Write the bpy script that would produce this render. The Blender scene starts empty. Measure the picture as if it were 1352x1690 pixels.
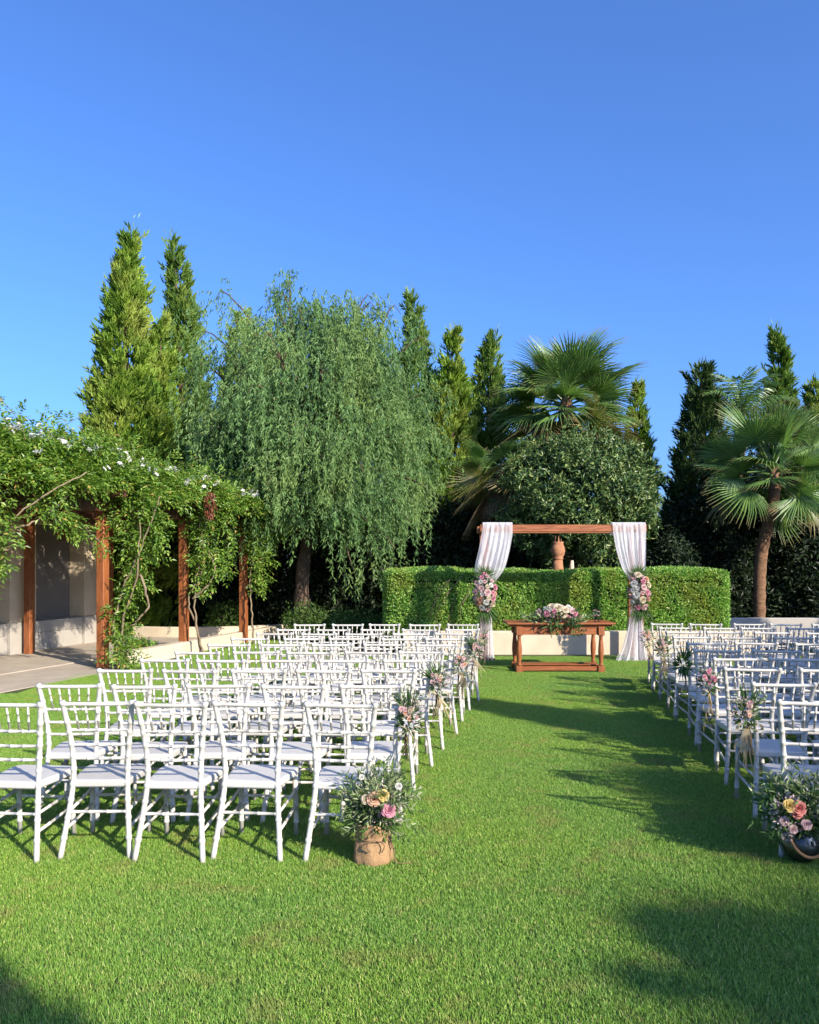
import bpy, math, random
import numpy as np
from mathutils import Vector, Matrix

# ------------------------------------------------------------------ camera, sky, sun, exposure
SC = bpy.context.scene
COL = SC.collection
FPX = 1352.0            # focal length in photo pixels
CX, HY = 676.0, 934.0   # principal column, horizon row
CAMH = 1.72
cam_d = bpy.data.cameras.new('camera')
cam = bpy.data.objects.new('camera', cam_d); COL.objects.link(cam)
cam_d.sensor_fit = 'HORIZONTAL'; cam_d.sensor_width = 36.0; cam_d.lens = 36.0
cam_d.shift_y = (HY - 845.0) / 1352.0
cam_d.clip_start = 0.05; cam_d.clip_end = 6000
cam.location = (0, 0, CAMH); cam.rotation_euler = (math.radians(90), 0, 0)
SC.camera = cam

SUN_AZ = math.radians(43.0)      # behind the camera, to the right
SUN_EL = math.radians(28.0)
TO_SUN = Vector((math.sin(SUN_AZ) * math.cos(SUN_EL), -math.cos(SUN_AZ) * math.cos(SUN_EL), math.sin(SUN_EL)))
world = bpy.data.worlds.new('World'); SC.world = world; world.use_nodes = True
wn = world.node_tree; wn.nodes.clear()
sky = wn.nodes.new('ShaderNodeTexSky'); sky.sky_type = 'NISHITA'; sky.sun_disc = False
sky.sun_elevation = SUN_EL
sky.sun_rotation = math.pi - SUN_AZ
sky.altitude = 0; sky.air_density = 1.0; sky.dust_density = 2.6; sky.ozone_density = 10.0
bg = wn.nodes.new('ShaderNodeBackground'); bg.inputs['Strength'].default_value = 0.145
wo = wn.nodes.new('ShaderNodeOutputWorld')
shs = wn.nodes.new('ShaderNodeMix'); shs.data_type = 'RGBA'; shs.blend_type = 'MULTIPLY'; shs.inputs['Factor'].default_value = 1.0
shs.inputs['B'].default_value = (0.88, 0.945, 1.10, 1)
wn.links.new(sky.outputs['Color'], shs.inputs['A']); wn.links.new(shs.outputs['Result'], bg.inputs['Color']); wn.links.new(bg.outputs['Background'], wo.inputs['Surface'])
sun_d = bpy.data.lights.new('sun', 'SUN'); sun_d.energy = 5.0; sun_d.angle = math.radians(0.6); sun_d.color = (1.0, 0.90, 0.74)
sun = bpy.data.objects.new('sun', sun_d); COL.objects.link(sun)
sun.rotation_euler = TO_SUN.to_track_quat('Z', 'Y').to_euler(); sun.location = (20, -20, 30)
SC.view_settings.view_transform = 'Standard'; SC.view_settings.look = 'None'
SC.view_settings.gamma = 1.0; SC.view_settings.exposure = 0.9; SC.view_settings.use_curve_mapping = False
SC.render.engine = 'CYCLES'
SC.cycles.max_bounces = 8; SC.cycles.transparent_max_bounces = 16
SC.cycles.use_denoising = True
SC.render.filter_size = 1.2

RNG = np.random.default_rng(7)
random.seed(7)
PI = math.pi

def P(x, y, d):
    """photo pixel at distance d -> point of the place"""
    return np.array([(x - CX) / FPX * d, d, CAMH - (y - HY) / FPX * d])

# ------------------------------------------------------------------ materials
def _nt(name):
    m = bpy.data.materials.new(name); m.use_nodes = True
    nt = m.node_tree
    return m, nt, nt.nodes['Principled BSDF'], nt.nodes['Material Output']

def _noise(nt, scale, detail=4, rough=0.6, coord='Object', stretch=None):
    tc = nt.nodes.new('ShaderNodeTexCoord')
    n = nt.nodes.new('ShaderNodeTexNoise'); n.inputs['Scale'].default_value = scale
    n.inputs['Detail'].default_value = detail; n.inputs['Roughness'].default_value = rough
    src = tc.outputs[coord] if coord != 'World' else None
    if coord == 'World':
        g = nt.nodes.new('ShaderNodeNewGeometry'); src = g.outputs['Position']
    if stretch:
        mp = nt.nodes.new('ShaderNodeMapping'); mp.inputs['Scale'].default_value = stretch
        nt.links.new(src, mp.inputs['Vector']); src = mp.outputs['Vector']
    nt.links.new(src, n.inputs['Vector'])
    return n

def _ramp(nt, fac, stops):
    r = nt.nodes.new('ShaderNodeValToRGB')
    e = r.color_ramp.elements
    while len(e) < len(stops): e.new(0.5)
    for i, (p, c) in enumerate(stops):
        e[i].position = p; e[i].color = (c[0], c[1], c[2], 1)
    nt.links.new(fac, r.inputs['Fac'])
    return r

ALB = 0.72
def surf(name, c1, c2, scale=6, rough=0.7, bump=0.0, bscale=None, coord='Object', stretch=None, spec=0.4, detail=5):
    c1 = [q * ALB for q in c1]; c2 = [q * ALB for q in c2]
    m, nt, b, o = _nt(name)
    n = _noise(nt, scale, detail, 0.62, coord, stretch)
    r = _ramp(nt, n.outputs['Fac'], [(0.3, c1), (0.7, c2)])
    nt.links.new(r.outputs['Color'], b.inputs['Base Color'])
    b.inputs['Roughness'].default_value = rough
    b.inputs['Specular IOR Level'].default_value = spec
    if bump:
        n2 = _noise(nt, bscale or scale * 5, 5, 0.65, coord, stretch)
        bp = nt.nodes.new('ShaderNodeBump'); bp.inputs['Strength'].default_value = bump; bp.inputs['Distance'].default_value = 0.02
        nt.links.new(n2.outputs['Fac'], bp.inputs['Height']); nt.links.new(bp.outputs['Normal'], b.inputs['Normal'])
    return m

def leafmat(name, stops, trans=0.3, rough=0.45, spec=0.35, tip=None, patch=None):
    """colour varies leaf by leaf (attribute rnd); tip: colour towards attribute tip = 1; patch: (scale, colour) larger tint patches"""
    m, nt, b, o = _nt(name)
    stops = [(p_, [q * ALB for q in c_]) for p_, c_ in stops]
    if patch: patch = (patch[0], [q * ALB for q in patch[1]])
    if tip: tip = (tip[0], [q * ALB for q in tip[1]])
    a = nt.nodes.new('ShaderNodeAttribute'); a.attribute_name = 'rnd'
    r = _ramp(nt, a.outputs['Fac'], stops)
    col = r.outputs['Color']
    if patch:
        n = _noise(nt, patch[0], 3, 0.6, 'World')
        rr = _ramp(nt, n.outputs['Fac'], [(0.48, (0, 0, 0)), (0.68, (1, 1, 1))])
        mx = nt.nodes.new('ShaderNodeMix'); mx.data_type = 'RGBA'
        mx.inputs['B'].default_value = (*patch[1], 1)
        nt.links.new(rr.outputs['Color'], mx.inputs['Factor']); nt.links.new(col, mx.inputs['A']); col = mx.outputs['Result']
    if tip:
        t = nt.nodes.new('ShaderNodeAttribute'); t.attribute_name = 'tip'
        rr = _ramp(nt, t.outputs['Fac'], [(tip[0], (0, 0, 0)), (1.0, (1, 1, 1))])
        mx = nt.nodes.new('ShaderNodeMix'); mx.data_type = 'RGBA'
        mx.inputs['B'].default_value = (*tip[1], 1)
        nt.links.new(rr.outputs['Color'], mx.inputs['Factor']); nt.links.new(col, mx.inputs['A']); col = mx.outputs['Result']
    nt.links.new(col, b.inputs['Base Color'])
    b.inputs['Roughness'].default_value = rough; b.inputs['Specular IOR Level'].default_value = spec
    if trans:
        tr = nt.nodes.new('ShaderNodeBsdfTranslucent')
        hs = nt.nodes.new('ShaderNodeHueSaturation'); hs.inputs['Value'].default_value = 1.4; hs.inputs['Saturation'].default_value = 1.1
        nt.links.new(col, hs.inputs['Color']); nt.links.new(hs.outputs['Color'], tr.inputs['Color'])
        ms = nt.nodes.new('ShaderNodeMixShader'); ms.inputs['Fac'].default_value = trans
        nt.links.new(b.outputs['BSDF'], ms.inputs[1]); nt.links.new(tr.outputs['BSDF'], ms.inputs[2])
        nt.links.new(ms.outputs['Shader'], o.inputs['Surface'])
    return m

MT = {}
MT['chair'] = surf('chair_paint', (0.66, 0.63, 0.57), (0.73, 0.70, 0.645), 9, 0.38, 0.04, 40, spec=0.45)
MT['seat'] = surf('seat_paint', (0.64, 0.62, 0.58), (0.71, 0.69, 0.655), 5, 0.5, 0.03, 60)
for k_ in ('chair', 'seat'):     # repainted chairs never match exactly
    nt_ = MT[k_].node_tree; b_ = nt_.nodes['Principled BSDF']; src_ = b_.inputs['Base Color'].links[0].from_socket
    oi_ = nt_.nodes.new('ShaderNodeObjectInfo'); rp_ = _ramp(nt_, oi_.outputs['Random'], [(0, (0.86, 0.85, 0.82)), (0.5, (1, 1, 1))])
    mx_ = nt_.nodes.new('ShaderNodeMix'); mx_.data_type = 'RGBA'; mx_.blend_type = 'MULTIPLY'; mx_.inputs['Factor'].default_value = 1.0
    nt_.links.new(src_, mx_.inputs['A']); nt_.links.new(rp_.outputs['Color'], mx_.inputs['B']); nt_.links.new(mx_.outputs['Result'], b_.inputs['Base Color'])
MT['wood'] = surf('orange_timber', (0.20, 0.055, 0.016), (0.48, 0.165, 0.055), 7, 0.5, 0.25, 30, stretch=(6, 6, 0.6))
MT['woodx'] = surf('orange_timber_lengthwise', (0.20, 0.055, 0.018), (0.48, 0.165, 0.055), 7, 0.45, 0.2, 30, stretch=(0.6, 6, 6))
MT['darkwood'] = surf('dark_timber', (0.10, 0.038, 0.016), (0.18, 0.07, 0.03), 5, 0.6, 0.25, 30, stretch=(4, 4, 0.6))  # darker brown timber, also on the pergola beams and most rafters
MT['plaster'] = surf('cream_render', (0.659, 0.531, 0.383), (0.765, 0.637, 0.478), 2.5, 0.9, 0.15, 60)
MT['kerb'] = surf('cream_kerb', (0.637, 0.531, 0.383), (0.744, 0.637, 0.478), 3, 0.9, 0.2, 50)
MT['wall'] = surf('wall_render', (0.697, 0.562, 0.398), (0.825, 0.681, 0.488), 2.0, 0.9, 0.15, 60)
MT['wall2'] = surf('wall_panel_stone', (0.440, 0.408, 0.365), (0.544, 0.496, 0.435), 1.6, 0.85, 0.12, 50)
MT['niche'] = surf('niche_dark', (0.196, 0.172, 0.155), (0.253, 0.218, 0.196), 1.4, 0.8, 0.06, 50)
MT['paving'] = surf('paving_stone', (0.431, 0.359, 0.287), (0.575, 0.489, 0.389), 1.8, 0.9, 0.25, 70)
MT['soil'] = surf('soil', (0.03, 0.024, 0.016), (0.06, 0.045, 0.03), 4, 0.95, 0.6, 30)
MT['bark'] = surf('bark', (0.07, 0.045, 0.03), (0.17, 0.11, 0.07), 9, 0.95, 0.9, 25, stretch=(2, 2, 0.5))
MT['palmbark'] = surf('palm_bark', (0.13, 0.065, 0.035), (0.34, 0.19, 0.10), 10, 0.95, 0.9, 22, stretch=(1, 1, 2.5))
MT['twig'] = surf('twig', (0.20, 0.14, 0.085), (0.33, 0.25, 0.16), 12, 0.9)
MT['core'] = surf('hedge_core_dark', (0.012, 0.012, 0.006), (0.03, 0.024, 0.012), 20, 0.95, 0.5, 60)  # near-black colour for the filling box inside the hedge
MT['burlap'] = surf('burlap', (0.450, 0.263, 0.125), (0.625, 0.388, 0.200), 60, 0.95, 0.6, 220)
MT['string'] = surf('twine', (0.20, 0.12, 0.065), (0.30, 0.19, 0.11), 80, 0.9)
MT['rope'] = surf('rope', (0.42, 0.22, 0.09), (0.58, 0.34, 0.16), 90, 0.9, 0.6, 200)
MT['raffia'] = leafmat('raffia', [(0, (0.52, 0.41, 0.24)), (1, (0.70, 0.60, 0.40))], 0.35, 0.7)
MT['black'] = surf('black_plastic', (0.012, 0.012, 0.012), (0.02, 0.02, 0.02), 10, 0.4)

MT['cyp_gold'] = leafmat('cypress_golden', [(0, (0.086, 0.181, 0.021)), (0.5, (0.201, 0.352, 0.040)), (1, (0.419, 0.554, 0.080))], 0.25, 0.6, 0.2, patch=(0.9, (0.380, 0.447, 0.090)))
MT['cyp_green'] = leafmat('cypress_green', [(0, (0.075, 0.158, 0.027)), (0.55, (0.164, 0.284, 0.045)), (1, (0.324, 0.431, 0.091))], 0.25, 0.6, 0.2)
MT['cyp_dark'] = leafmat('cypress_dark', [(0, (0.037, 0.085, 0.022)), (0.6, (0.085, 0.150, 0.041)), (1, (0.206, 0.244, 0.094))], 0.2, 0.6, 0.2)
MT['pepper'] = leafmat('pepper_leaf', [(0, (0.083, 0.181, 0.059)), (0.5, (0.177, 0.323, 0.103)), (0.93, (0.298, 0.463, 0.149)), (1, (0.478, 0.412, 0.180))], 0.3, 0.5, 0.3, patch=(0.7, (0.285, 0.412, 0.120)))
MT['hedge'] = leafmat('hedge_leaf', [(0, (0.108, 0.261, 0.047)), (0.5, (0.254, 0.506, 0.086)), (0.9, (0.470, 0.729, 0.158)), (1, (0.697, 0.729, 0.274))], 0.3, 0.4, 0.4, patch=(1.3, (0.380, 0.460, 0.086)))
MT['ball'] = leafmat('glossy_leaf', [(0, (0.052, 0.116, 0.035)), (0.6, (0.112, 0.200, 0.058)), (1, (0.318, 0.388, 0.122))], 0.15, 0.42, 0.35)
MT['shrub'] = leafmat('shade_darkened_leaf', [(0, (0.010, 0.022, 0.008)), (0.7, (0.024, 0.046, 0.016)), (1, (0.05, 0.085, 0.03))], 0.15, 0.5, 0.3)  # deep shade under the trees is put into this near-black leaf colour
MT['cover'] = leafmat('ground_cover_leaf', [(0, (0.042, 0.098, 0.021)), (1, (0.140, 0.238, 0.049))], 0.3, 0.5, 0.3)
MT['vine'] = leafmat('vine_leaf', [(0, (0.087, 0.185, 0.027)), (0.5, (0.185, 0.338, 0.044)), (0.95, (0.368, 0.523, 0.085)), (1, (0.659, 0.422, 0.135))], 0.35, 0.42, 0.4)
MT['frond'] = leafmat('palm_frond', [(0, (0.094, 0.197, 0.051)), (1, (0.221, 0.361, 0.085))], 0.25, 0.42, 0.45, tip=(0.8, (0.380, 0.304, 0.127)))
MT['frond_y'] = leafmat('palm_frond_ageing', [(0, (0.143, 0.182, 0.042)), (1, (0.273, 0.273, 0.078))], 0.25, 0.45, 0.4, tip=(0.55, (0.36, 0.25, 0.11)))
MT['frond_old'] = leafmat('palm_frond_dry', [(0, (0.16, 0.10, 0.045)), (1, (0.30, 0.20, 0.10))], 0.2, 0.6, 0.3, tip=(0.5, (0.36, 0.25, 0.13)))
MT['olive'] = leafmat('olive_sprig', [(0, (0.146, 0.209, 0.091)), (0.6, (0.291, 0.364, 0.164)), (1, (0.618, 0.674, 0.401))], 0.25, 0.5, 0.3)
MT['sprig'] = leafmat('green_sprig', [(0, (0.051, 0.122, 0.029)), (1, (0.144, 0.259, 0.071))], 0.25, 0.45, 0.4)
MT['tiny'] = leafmat('tiny_blossom', [(0, (0.582, 0.515, 0.493)), (0.7, (0.739, 0.560, 0.560)), (1, (0.829, 0.784, 0.694))], 0.3, 0.6, 0.2)
MT['white_petal'] = leafmat('white_petal', [(0, (0.72, 0.70, 0.64)), (1, (0.82, 0.81, 0.76))], 0.3, 0.6, 0.2)
MT['cream_petal'] = leafmat('cream_petal', [(0, (0.72, 0.60, 0.42)), (1, (0.80, 0.72, 0.54))], 0.3, 0.6, 0.2)
MT['yellow_petal'] = leafmat('yellow_petal', [(0, (0.72, 0.52, 0.16)), (1, (0.80, 0.66, 0.28))], 0.3, 0.6, 0.2)
MT['pink_petal'] = leafmat('pink_petal', [(0, (0.66, 0.26, 0.36)), (1, (0.76, 0.40, 0.46))], 0.3, 0.6, 0.2)
MT['pale_petal'] = leafmat('pale_pink_petal', [(0, (0.72, 0.46, 0.46)), (1, (0.80, 0.60, 0.58))], 0.3, 0.6, 0.2)
MT['peach_petal'] = leafmat('peach_petal', [(0, (0.74, 0.42, 0.27)), (1, (0.80, 0.54, 0.38))], 0.3, 0.6, 0.2)
MT['coral_petal'] = leafmat('coral_petal', [(0, (0.66, 0.20, 0.17)), (1, (0.74, 0.32, 0.26))], 0.3, 0.6, 0.2)

def grassmat():
    m, nt, b, o = _nt('grass_blade')
    a = nt.nodes.new('ShaderNodeAttribute'); a.attribute_name = 'rnd'
    r = _ramp(nt, a.outputs['Fac'], [(0, (0.074, 0.189, 0.029)), (0.5, (0.153, 0.315, 0.046)), (0.9, (0.266, 0.440, 0.083)), (1, (0.492, 0.481, 0.220))])
    n = _noise(nt, 0.55, 4, 0.65, 'World')
    rr = _ramp(nt, n.outputs['Fac'], [(0.36, (0, 0, 0)), (0.64, (1, 1, 1))])
    mx = nt.nodes.new('ShaderNodeMix'); mx.data_type = 'RGBA'; mx.blend_type = 'MULTIPLY'
    mx.inputs['B'].default_value = (1.30, 1.12, 0.92, 1)
    nt.links.new(rr.outputs['Color'], mx.inputs['Factor']); nt.links.new(r.outputs['Color'], mx.inputs['A'])
    n2 = _noise(nt, 2.6, 3, 0.7, 'World')
    r2 = _ramp(nt, n2.outputs['Fac'], [(0.54, (0, 0, 0)), (0.76, (0.85, 0.85, 0.85))])
    mx2 = nt.nodes.new('ShaderNodeMix'); mx2.data_type = 'RGBA'
    mx2.inputs['B'].default_value = (0.30, 0.27, 0.085, 1)
    nt.links.new(r2.outputs['Color'], mx2.inputs['Factor']); nt.links.new(mx.outputs['Result'], mx2.inputs['A'])
    nt.links.new(mx2.outputs['Result'], b.inputs['Base Color'])
    b.inputs['Roughness'].default_value = 0.5; b.inputs['Specular IOR Level'].default_value = 0.3
    tr = nt.nodes.new('ShaderNodeBsdfTranslucent'); nt.links.new(mx2.outputs['Result'], tr.inputs['Color'])
    ms = nt.nodes.new('ShaderNodeMixShader'); ms.inputs['Fac'].default_value = 0.2
    nt.links.new(b.outputs['BSDF'], ms.inputs[1]); nt.links.new(tr.outputs['BSDF'], ms.inputs[2])
    nt.links.new(ms.outputs['Shader'], o.inputs['Surface'])
    return m
MT['grass'] = grassmat()
MT['lawn'] = surf('lawn_thatch', (0.048, 0.080, 0.019), (0.120, 0.152, 0.042), 14, 0.95, 0.7, 60, coord='World')

def sheermat():
    m, nt, b, o = _nt('sheer_tulle')
    b.inputs['Base Color'].default_value = (0.86, 0.85, 0.88, 1); b.inputs['Roughness'].default_value = 0.7
    tr = nt.nodes.new('ShaderNodeBsdfTranslucent'); tr.inputs['Color'].default_value = (0.86, 0.84, 0.86, 1)
    ms = nt.nodes.new('ShaderNodeMixShader'); ms.inputs['Fac'].default_value = 0.4
    nt.links.new(b.outputs['BSDF'], ms.inputs[1]); nt.links.new(tr.outputs['BSDF'], ms.inputs[2])
    tp = nt.nodes.new('ShaderNodeBsdfTransparent')
    m2 = nt.nodes.new('ShaderNodeMixShader')
    n = _noise(nt, 9, 3, 0.6, 'Object', (1, 1, 0.25))
    r = _ramp(nt, n.outputs['Fac'], [(0.3, (0.34, 0.34, 0.34)), (0.7, (0.62, 0.62, 0.62))])
    nt.links.new(r.outputs['Color'], m2.inputs['Fac'])
    nt.links.new(ms.outputs['Shader'], m2.inputs[1]); nt.links.new(tp.outputs['BSDF'], m2.inputs[2])
    nt.links.new(m2.outputs['Shader'], o.inputs['Surface'])
    return m
MT['sheer'] = sheermat()

def glassmat(name, color, rough=0.02):
    m, nt, b, o = _nt(name)
    b.inputs['Base Color'].default_value = (*color, 1); b.inputs['Roughness'].default_value = rough
    b.inputs['Transmission Weight'].default_value = 1.0; b.inputs['IOR'].default_value = 1.45
    return m
MT['glass'] = glassmat('clear_glass', (0.95, 0.97, 0.97))
MT['smoke'] = glassmat('smoked_glass', (0.86, 0.88, 0.88))

# ------------------------------------------------------------------ mesh helpers
def link(o, parent=None):
    COL.objects.link(o)
    if parent is not None: o.parent = parent
    return o

def np_mesh(name, V, T, mat, attrs=None, smooth=False):
    """V (n,3); T (m,k) faces of one size"""
    me = bpy.data.meshes.new(name)
    V = np.asarray(V, dtype=np.float32); T = np.asarray(T, dtype=np.int32)
    k = T.shape[1]
    me.vertices.add(len(V)); me.vertices.foreach_set('co', V.ravel())
    me.loops.add(T.size); me.loops.foreach_set('vertex_index', T.ravel())
    me.polygons.add(len(T)); me.polygons.foreach_set('loop_start', np.arange(0, T.size, k, dtype=np.int32))
    me.polygons.foreach_set('use_smooth', np.full(len(T), smooth, dtype=bool))
    for an, av in (attrs or {}).items():
        a = me.attributes.new(an, 'FLOAT', 'POINT'); a.data.foreach_set('value', np.asarray(av, dtype=np.float32))
    me.update(calc_edges=True)
    if mat: me.materials.append(mat if not isinstance(mat, str) else MT[mat])
    return me

class MB:
    """collects pieces of one part"""
    def __init__(s): s.v = []; s.f = []; s.n = 0; s.sm = []
    def add(s, V, F, smooth=False):
        s.v.append(np.asarray(V, dtype=float).reshape(-1, 3))
        s.f += [tuple(i + s.n for i in q) for q in F]; s.sm += [smooth] * len(F)
        s.n += len(s.v[-1]); return s
    def box(s, c, size, rot=None, bev=0.0):
        hx, hy, hz = [a / 2 for a in size]
        if bev <= 0:
            V = np.array([[x, y, z] for z in (-hz, hz) for y in (-hy, hy) for x in (-hx, hx)])
            F = [(0, 2, 3, 1), (4, 5, 7, 6), (0, 1, 5, 4), (2, 6, 7, 3), (0, 4, 6, 2), (1, 3, 7, 5)]
        else:
            b = min(bev, hx * .9, hy * .9, hz * .9)
            V = []
            idx = {}
            for sz in (-1, 1):
                for sy in (-1, 1):
                    for sx in (-1, 1):
                        for ax in range(3):
                            p = [sx * hx, sy * hy, sz * hz]
                            for a2, sg in ((0, sx), (1, sy), (2, sz)):
                                if a2 != ax: p[a2] -= sg * b
                            idx[(sx, sy, sz, ax)] = len(V); V.append(p)
            V = np.array(V); F = []
            o = [(-1, -1), (1, -1), (1, 1), (-1, 1)]
            for sg in (-1, 1):
                for ax, mk in ((0, lambda a, c: (sg, a, c)), (1, lambda a, c: (a, sg, c)), (2, lambda a, c: (a, c, sg))):
                    q = [idx[(*mk(a, c), ax)] for a, c in o]
                    if (sg > 0) == (ax == 1): q = q[::-1]
                    F.append(tuple(q))
            for a in (-1, 1):
                for e in (-1, 1):
                    F.append((idx[(-1, a, e, 1)], idx[(1, a, e, 1)], idx[(1, a, e, 2)], idx[(-1, a, e, 2)]))
                    F.append((idx[(a, -1, e, 0)], idx[(a, 1, e, 0)], idx[(a, 1, e, 2)], idx[(a, -1, e, 2)]))
                    F.append((idx[(a, e, -1, 0)], idx[(a, e, 1, 0)], idx[(a, e, 1, 1)], idx[(a, e, -1, 1)]))
            for sx in (-1, 1):
                for sy in (-1, 1):
                    for sz in (-1, 1): F.append((idx[(sx, sy, sz, 0)], idx[(sx, sy, sz, 1)], idx[(sx, sy, sz, 2)]))
        if rot is not None: V = V @ np.array(rot).T
        return s.add(V + np.array(c), F)
    def tube(s, pts, rad, sides=8, caps=True, smooth=True):
        V, F = tube(pts, rad, sides, caps); return s.add(V, F, smooth)
    def lathe(s, prof, sides=16, c=(0, 0, 0), caps=True):
        V = []; F = []
        for r, z in prof:
            for k in range(sides):
                a = 2 * PI * k / sides; V.append([r * math.cos(a) + c[0], r * math.sin(a) + c[1], z + c[2]])
        for i in range(len(prof) - 1):
            for k in range(sides):
                k2 = (k + 1) % sides; F.append((i * sides + k, i * sides + k2, (i + 1) * sides + k2, (i + 1) * sides + k))
        if caps:
            F.append(tuple(range(sides))[::-1]); F.append(tuple((len(prof) - 1) * sides + k for k in range(sides)))
        return s.add(np.array(V), F, True)
    def grid(s, G, smooth=True):
        """G (a,b,3) sheet"""
        a, b = G.shape[:2]
        F = [(i * b + j, i * b + j + 1, (i + 1) * b + j + 1, (i + 1) * b + j) for i in range(a - 1) for j in range(b - 1)]
        return s.add(G.reshape(-1, 3), F, smooth)
    def mesh(s, name, mat, attrs=None):
        me = bpy.data.meshes.new(name)
        V = np.concatenate(s.v)
        me.from_pydata(V.tolist(), [], s.f)
        me.polygons.foreach_set('use_smooth', s.sm)
        for an, av in (attrs or {}).items():
            a = me.attributes.new(an, 'FLOAT', 'POINT'); a.data.foreach_set('value', np.asarray(av, dtype=np.float32))
        me.update()
        me.materials.append(MT[mat] if isinstance(mat, str) else mat)
        return me
    def obj(s, name, mat, parent=None):
        return link(bpy.data.objects.new(name, s.mesh(name, mat)), parent)

def tube(pts, rad, sides=8, caps=True):
    pts = np.asarray(pts, dtype=float); n = len(pts)
    rad = np.broadcast_to(np.asarray(rad, dtype=float), (n,))
    tan = np.gradient(pts, axis=0); tan /= np.linalg.norm(tan, axis=1, keepdims=True) + 1e-9
    ref = np.array([0, 0, 1.0]) if abs(tan[0][2]) < 0.9 else np.array([1.0, 0, 0])
    u = np.cross(tan[0], ref); u /= np.linalg.norm(u)
    V = []
    for i in range(n):
        u = u - tan[i] * np.dot(u, tan[i]); u /= np.linalg.norm(u) + 1e-9
        w = np.cross(tan[i], u)
        for k in range(sides):
            a = 2 * PI * k / sides
            V.append(pts[i] + rad[i] * (math.cos(a) * u + math.sin(a) * w))
    F = [(i * sides + k, i * sides + (k + 1) % sides, (i + 1) * sides + (k + 1) % sides, (i + 1) * sides + k) for i in range(n - 1) for k in range(sides)]
    if caps: F += [tuple(range(sides))[::-1], tuple((n - 1) * sides + k for k in range(sides))]
    return np.array(V), F

def spline(pts, n):
    """Catmull-Rom through pts"""
    p = np.asarray(pts, dtype=float); p = np.vstack([2 * p[0] - p[1], p, 2 * p[-1] - p[-2]])
    m = len(p) - 3; out = []
    for t in np.linspace(0, m - 1e-6, n):
        i = int(t); f = t - i; a, b, c, d = p[i:i + 4]
        out.append(0.5 * (2 * b + (c - a) * f + (2 * a - 5 * b + 4 * c - d) * f * f + (3 * b - a - 3 * c + d) * f ** 3))
    return np.array(out)

def unit(a): return a / (np.linalg.norm(a, axis=-1, keepdims=True) + 1e-9)

def leaf_arrays(pos, d, nrm, L, W, fold=0.18, bend=0.12):
    pos = np.asarray(pos, float); d = unit(np.asarray(d, float)); n = len(pos)
    L = np.broadcast_to(L, (n,))[:, None]; W = np.broadcast_to(W, (n,))[:, None]
    side = unit(np.cross(d, nrm)); up = np.cross(side, d)
    base = pos; mid = pos + d * L * .45
    l = mid + side * W * .5 + up * W * fold; r = mid - side * W * .5 + up * W * fold
    tip = pos + d * L - up * L * bend
    V = np.stack([base, l, tip, r], 1).reshape(-1, 3)
    i = np.arange(n)[:, None] * 4
    T = np.concatenate([i + [0, 3, 2], i + [0, 2, 1]], 1).reshape(-1, 3)
    return V, T

def leaf_mesh(name, mat, pos, d, nrm, L, W, rnd=None, fold=.18, bend=.12):
    V, T = leaf_arrays(pos, d, nrm, L, W, fold, bend)
    if rnd is None: rnd = RNG.random(len(pos))
    return np_mesh(name, V, T, mat, {'rnd': np.repeat(rnd, 4)})

def obj(name, me, parent=None, loc=None):
    o = link(bpy.data.objects.new(name, me), parent)
    if loc is not None: o.location = loc
    return o

def tag(o, label=None, cat=None, group=None, kind=None):
    if label: o['label'] = label
    if cat: o['category'] = cat
    if group: o['group'] = group
    if kind: o['kind'] = kind
    return o

def thing(name, label, cat, loc=(0, 0, 0), rz=0.0, group=None):
    o = bpy.data.objects.new(name, None); COL.objects.link(o)
    o.empty_display_size = 0.2
    o.location = loc; o.rotation_euler = (0, 0, rz)
    return tag(o, label, cat, group)

def copy_tree(o, parent=None):
    c = o.copy(); COL.objects.link(c); c.parent = parent
    for ch in o.children: copy_tree(ch, c)
    return c

def rdir(n):
    v = RNG.normal(size=(n, 3)); return unit(v)

# ------------------------------------------------------------------ ground, lawn, path
def sheet(name, poly, z, mat, kind='structure', label=None, sub=None):
    m = MB(); m.add([[x, y, z] for x, y in poly], [tuple(range(len(poly)))])
    o = m.obj(name, mat); tag(o, kind=kind)
    return o
gr = sheet('ground', [(-900, -300), (900, -300), (900, 2500), (-900, 2500)], -0.02, 'soil')

EDGE = np.array([(-8.2, -2.0), (-7.4, 5.0), (-6.7, 8.0), (-6.05, 9.6), (-5.5, 11.0), (-4.95, 12.9), (-4.70, 13.8), (-4.30, 15.5), (-3.95, 17.0), (-3.5, 18.9), (-3.2, 20.0)])
def edge_x(y): return np.interp(y, EDGE[:, 1], EDGE[:, 0])
lawn = [(x, y) for x, y in EDGE] + [(-1.5, 20.0), (-1.3, 16.2), (0.4, 15.95), (7.4, 15.95), (8.5, 18.4), (16, 18.4), (16, -8), (-8.2, -8)]
tag(sheet('lawn', lawn, 0.0, 'lawn'), kind='structure')

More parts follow.
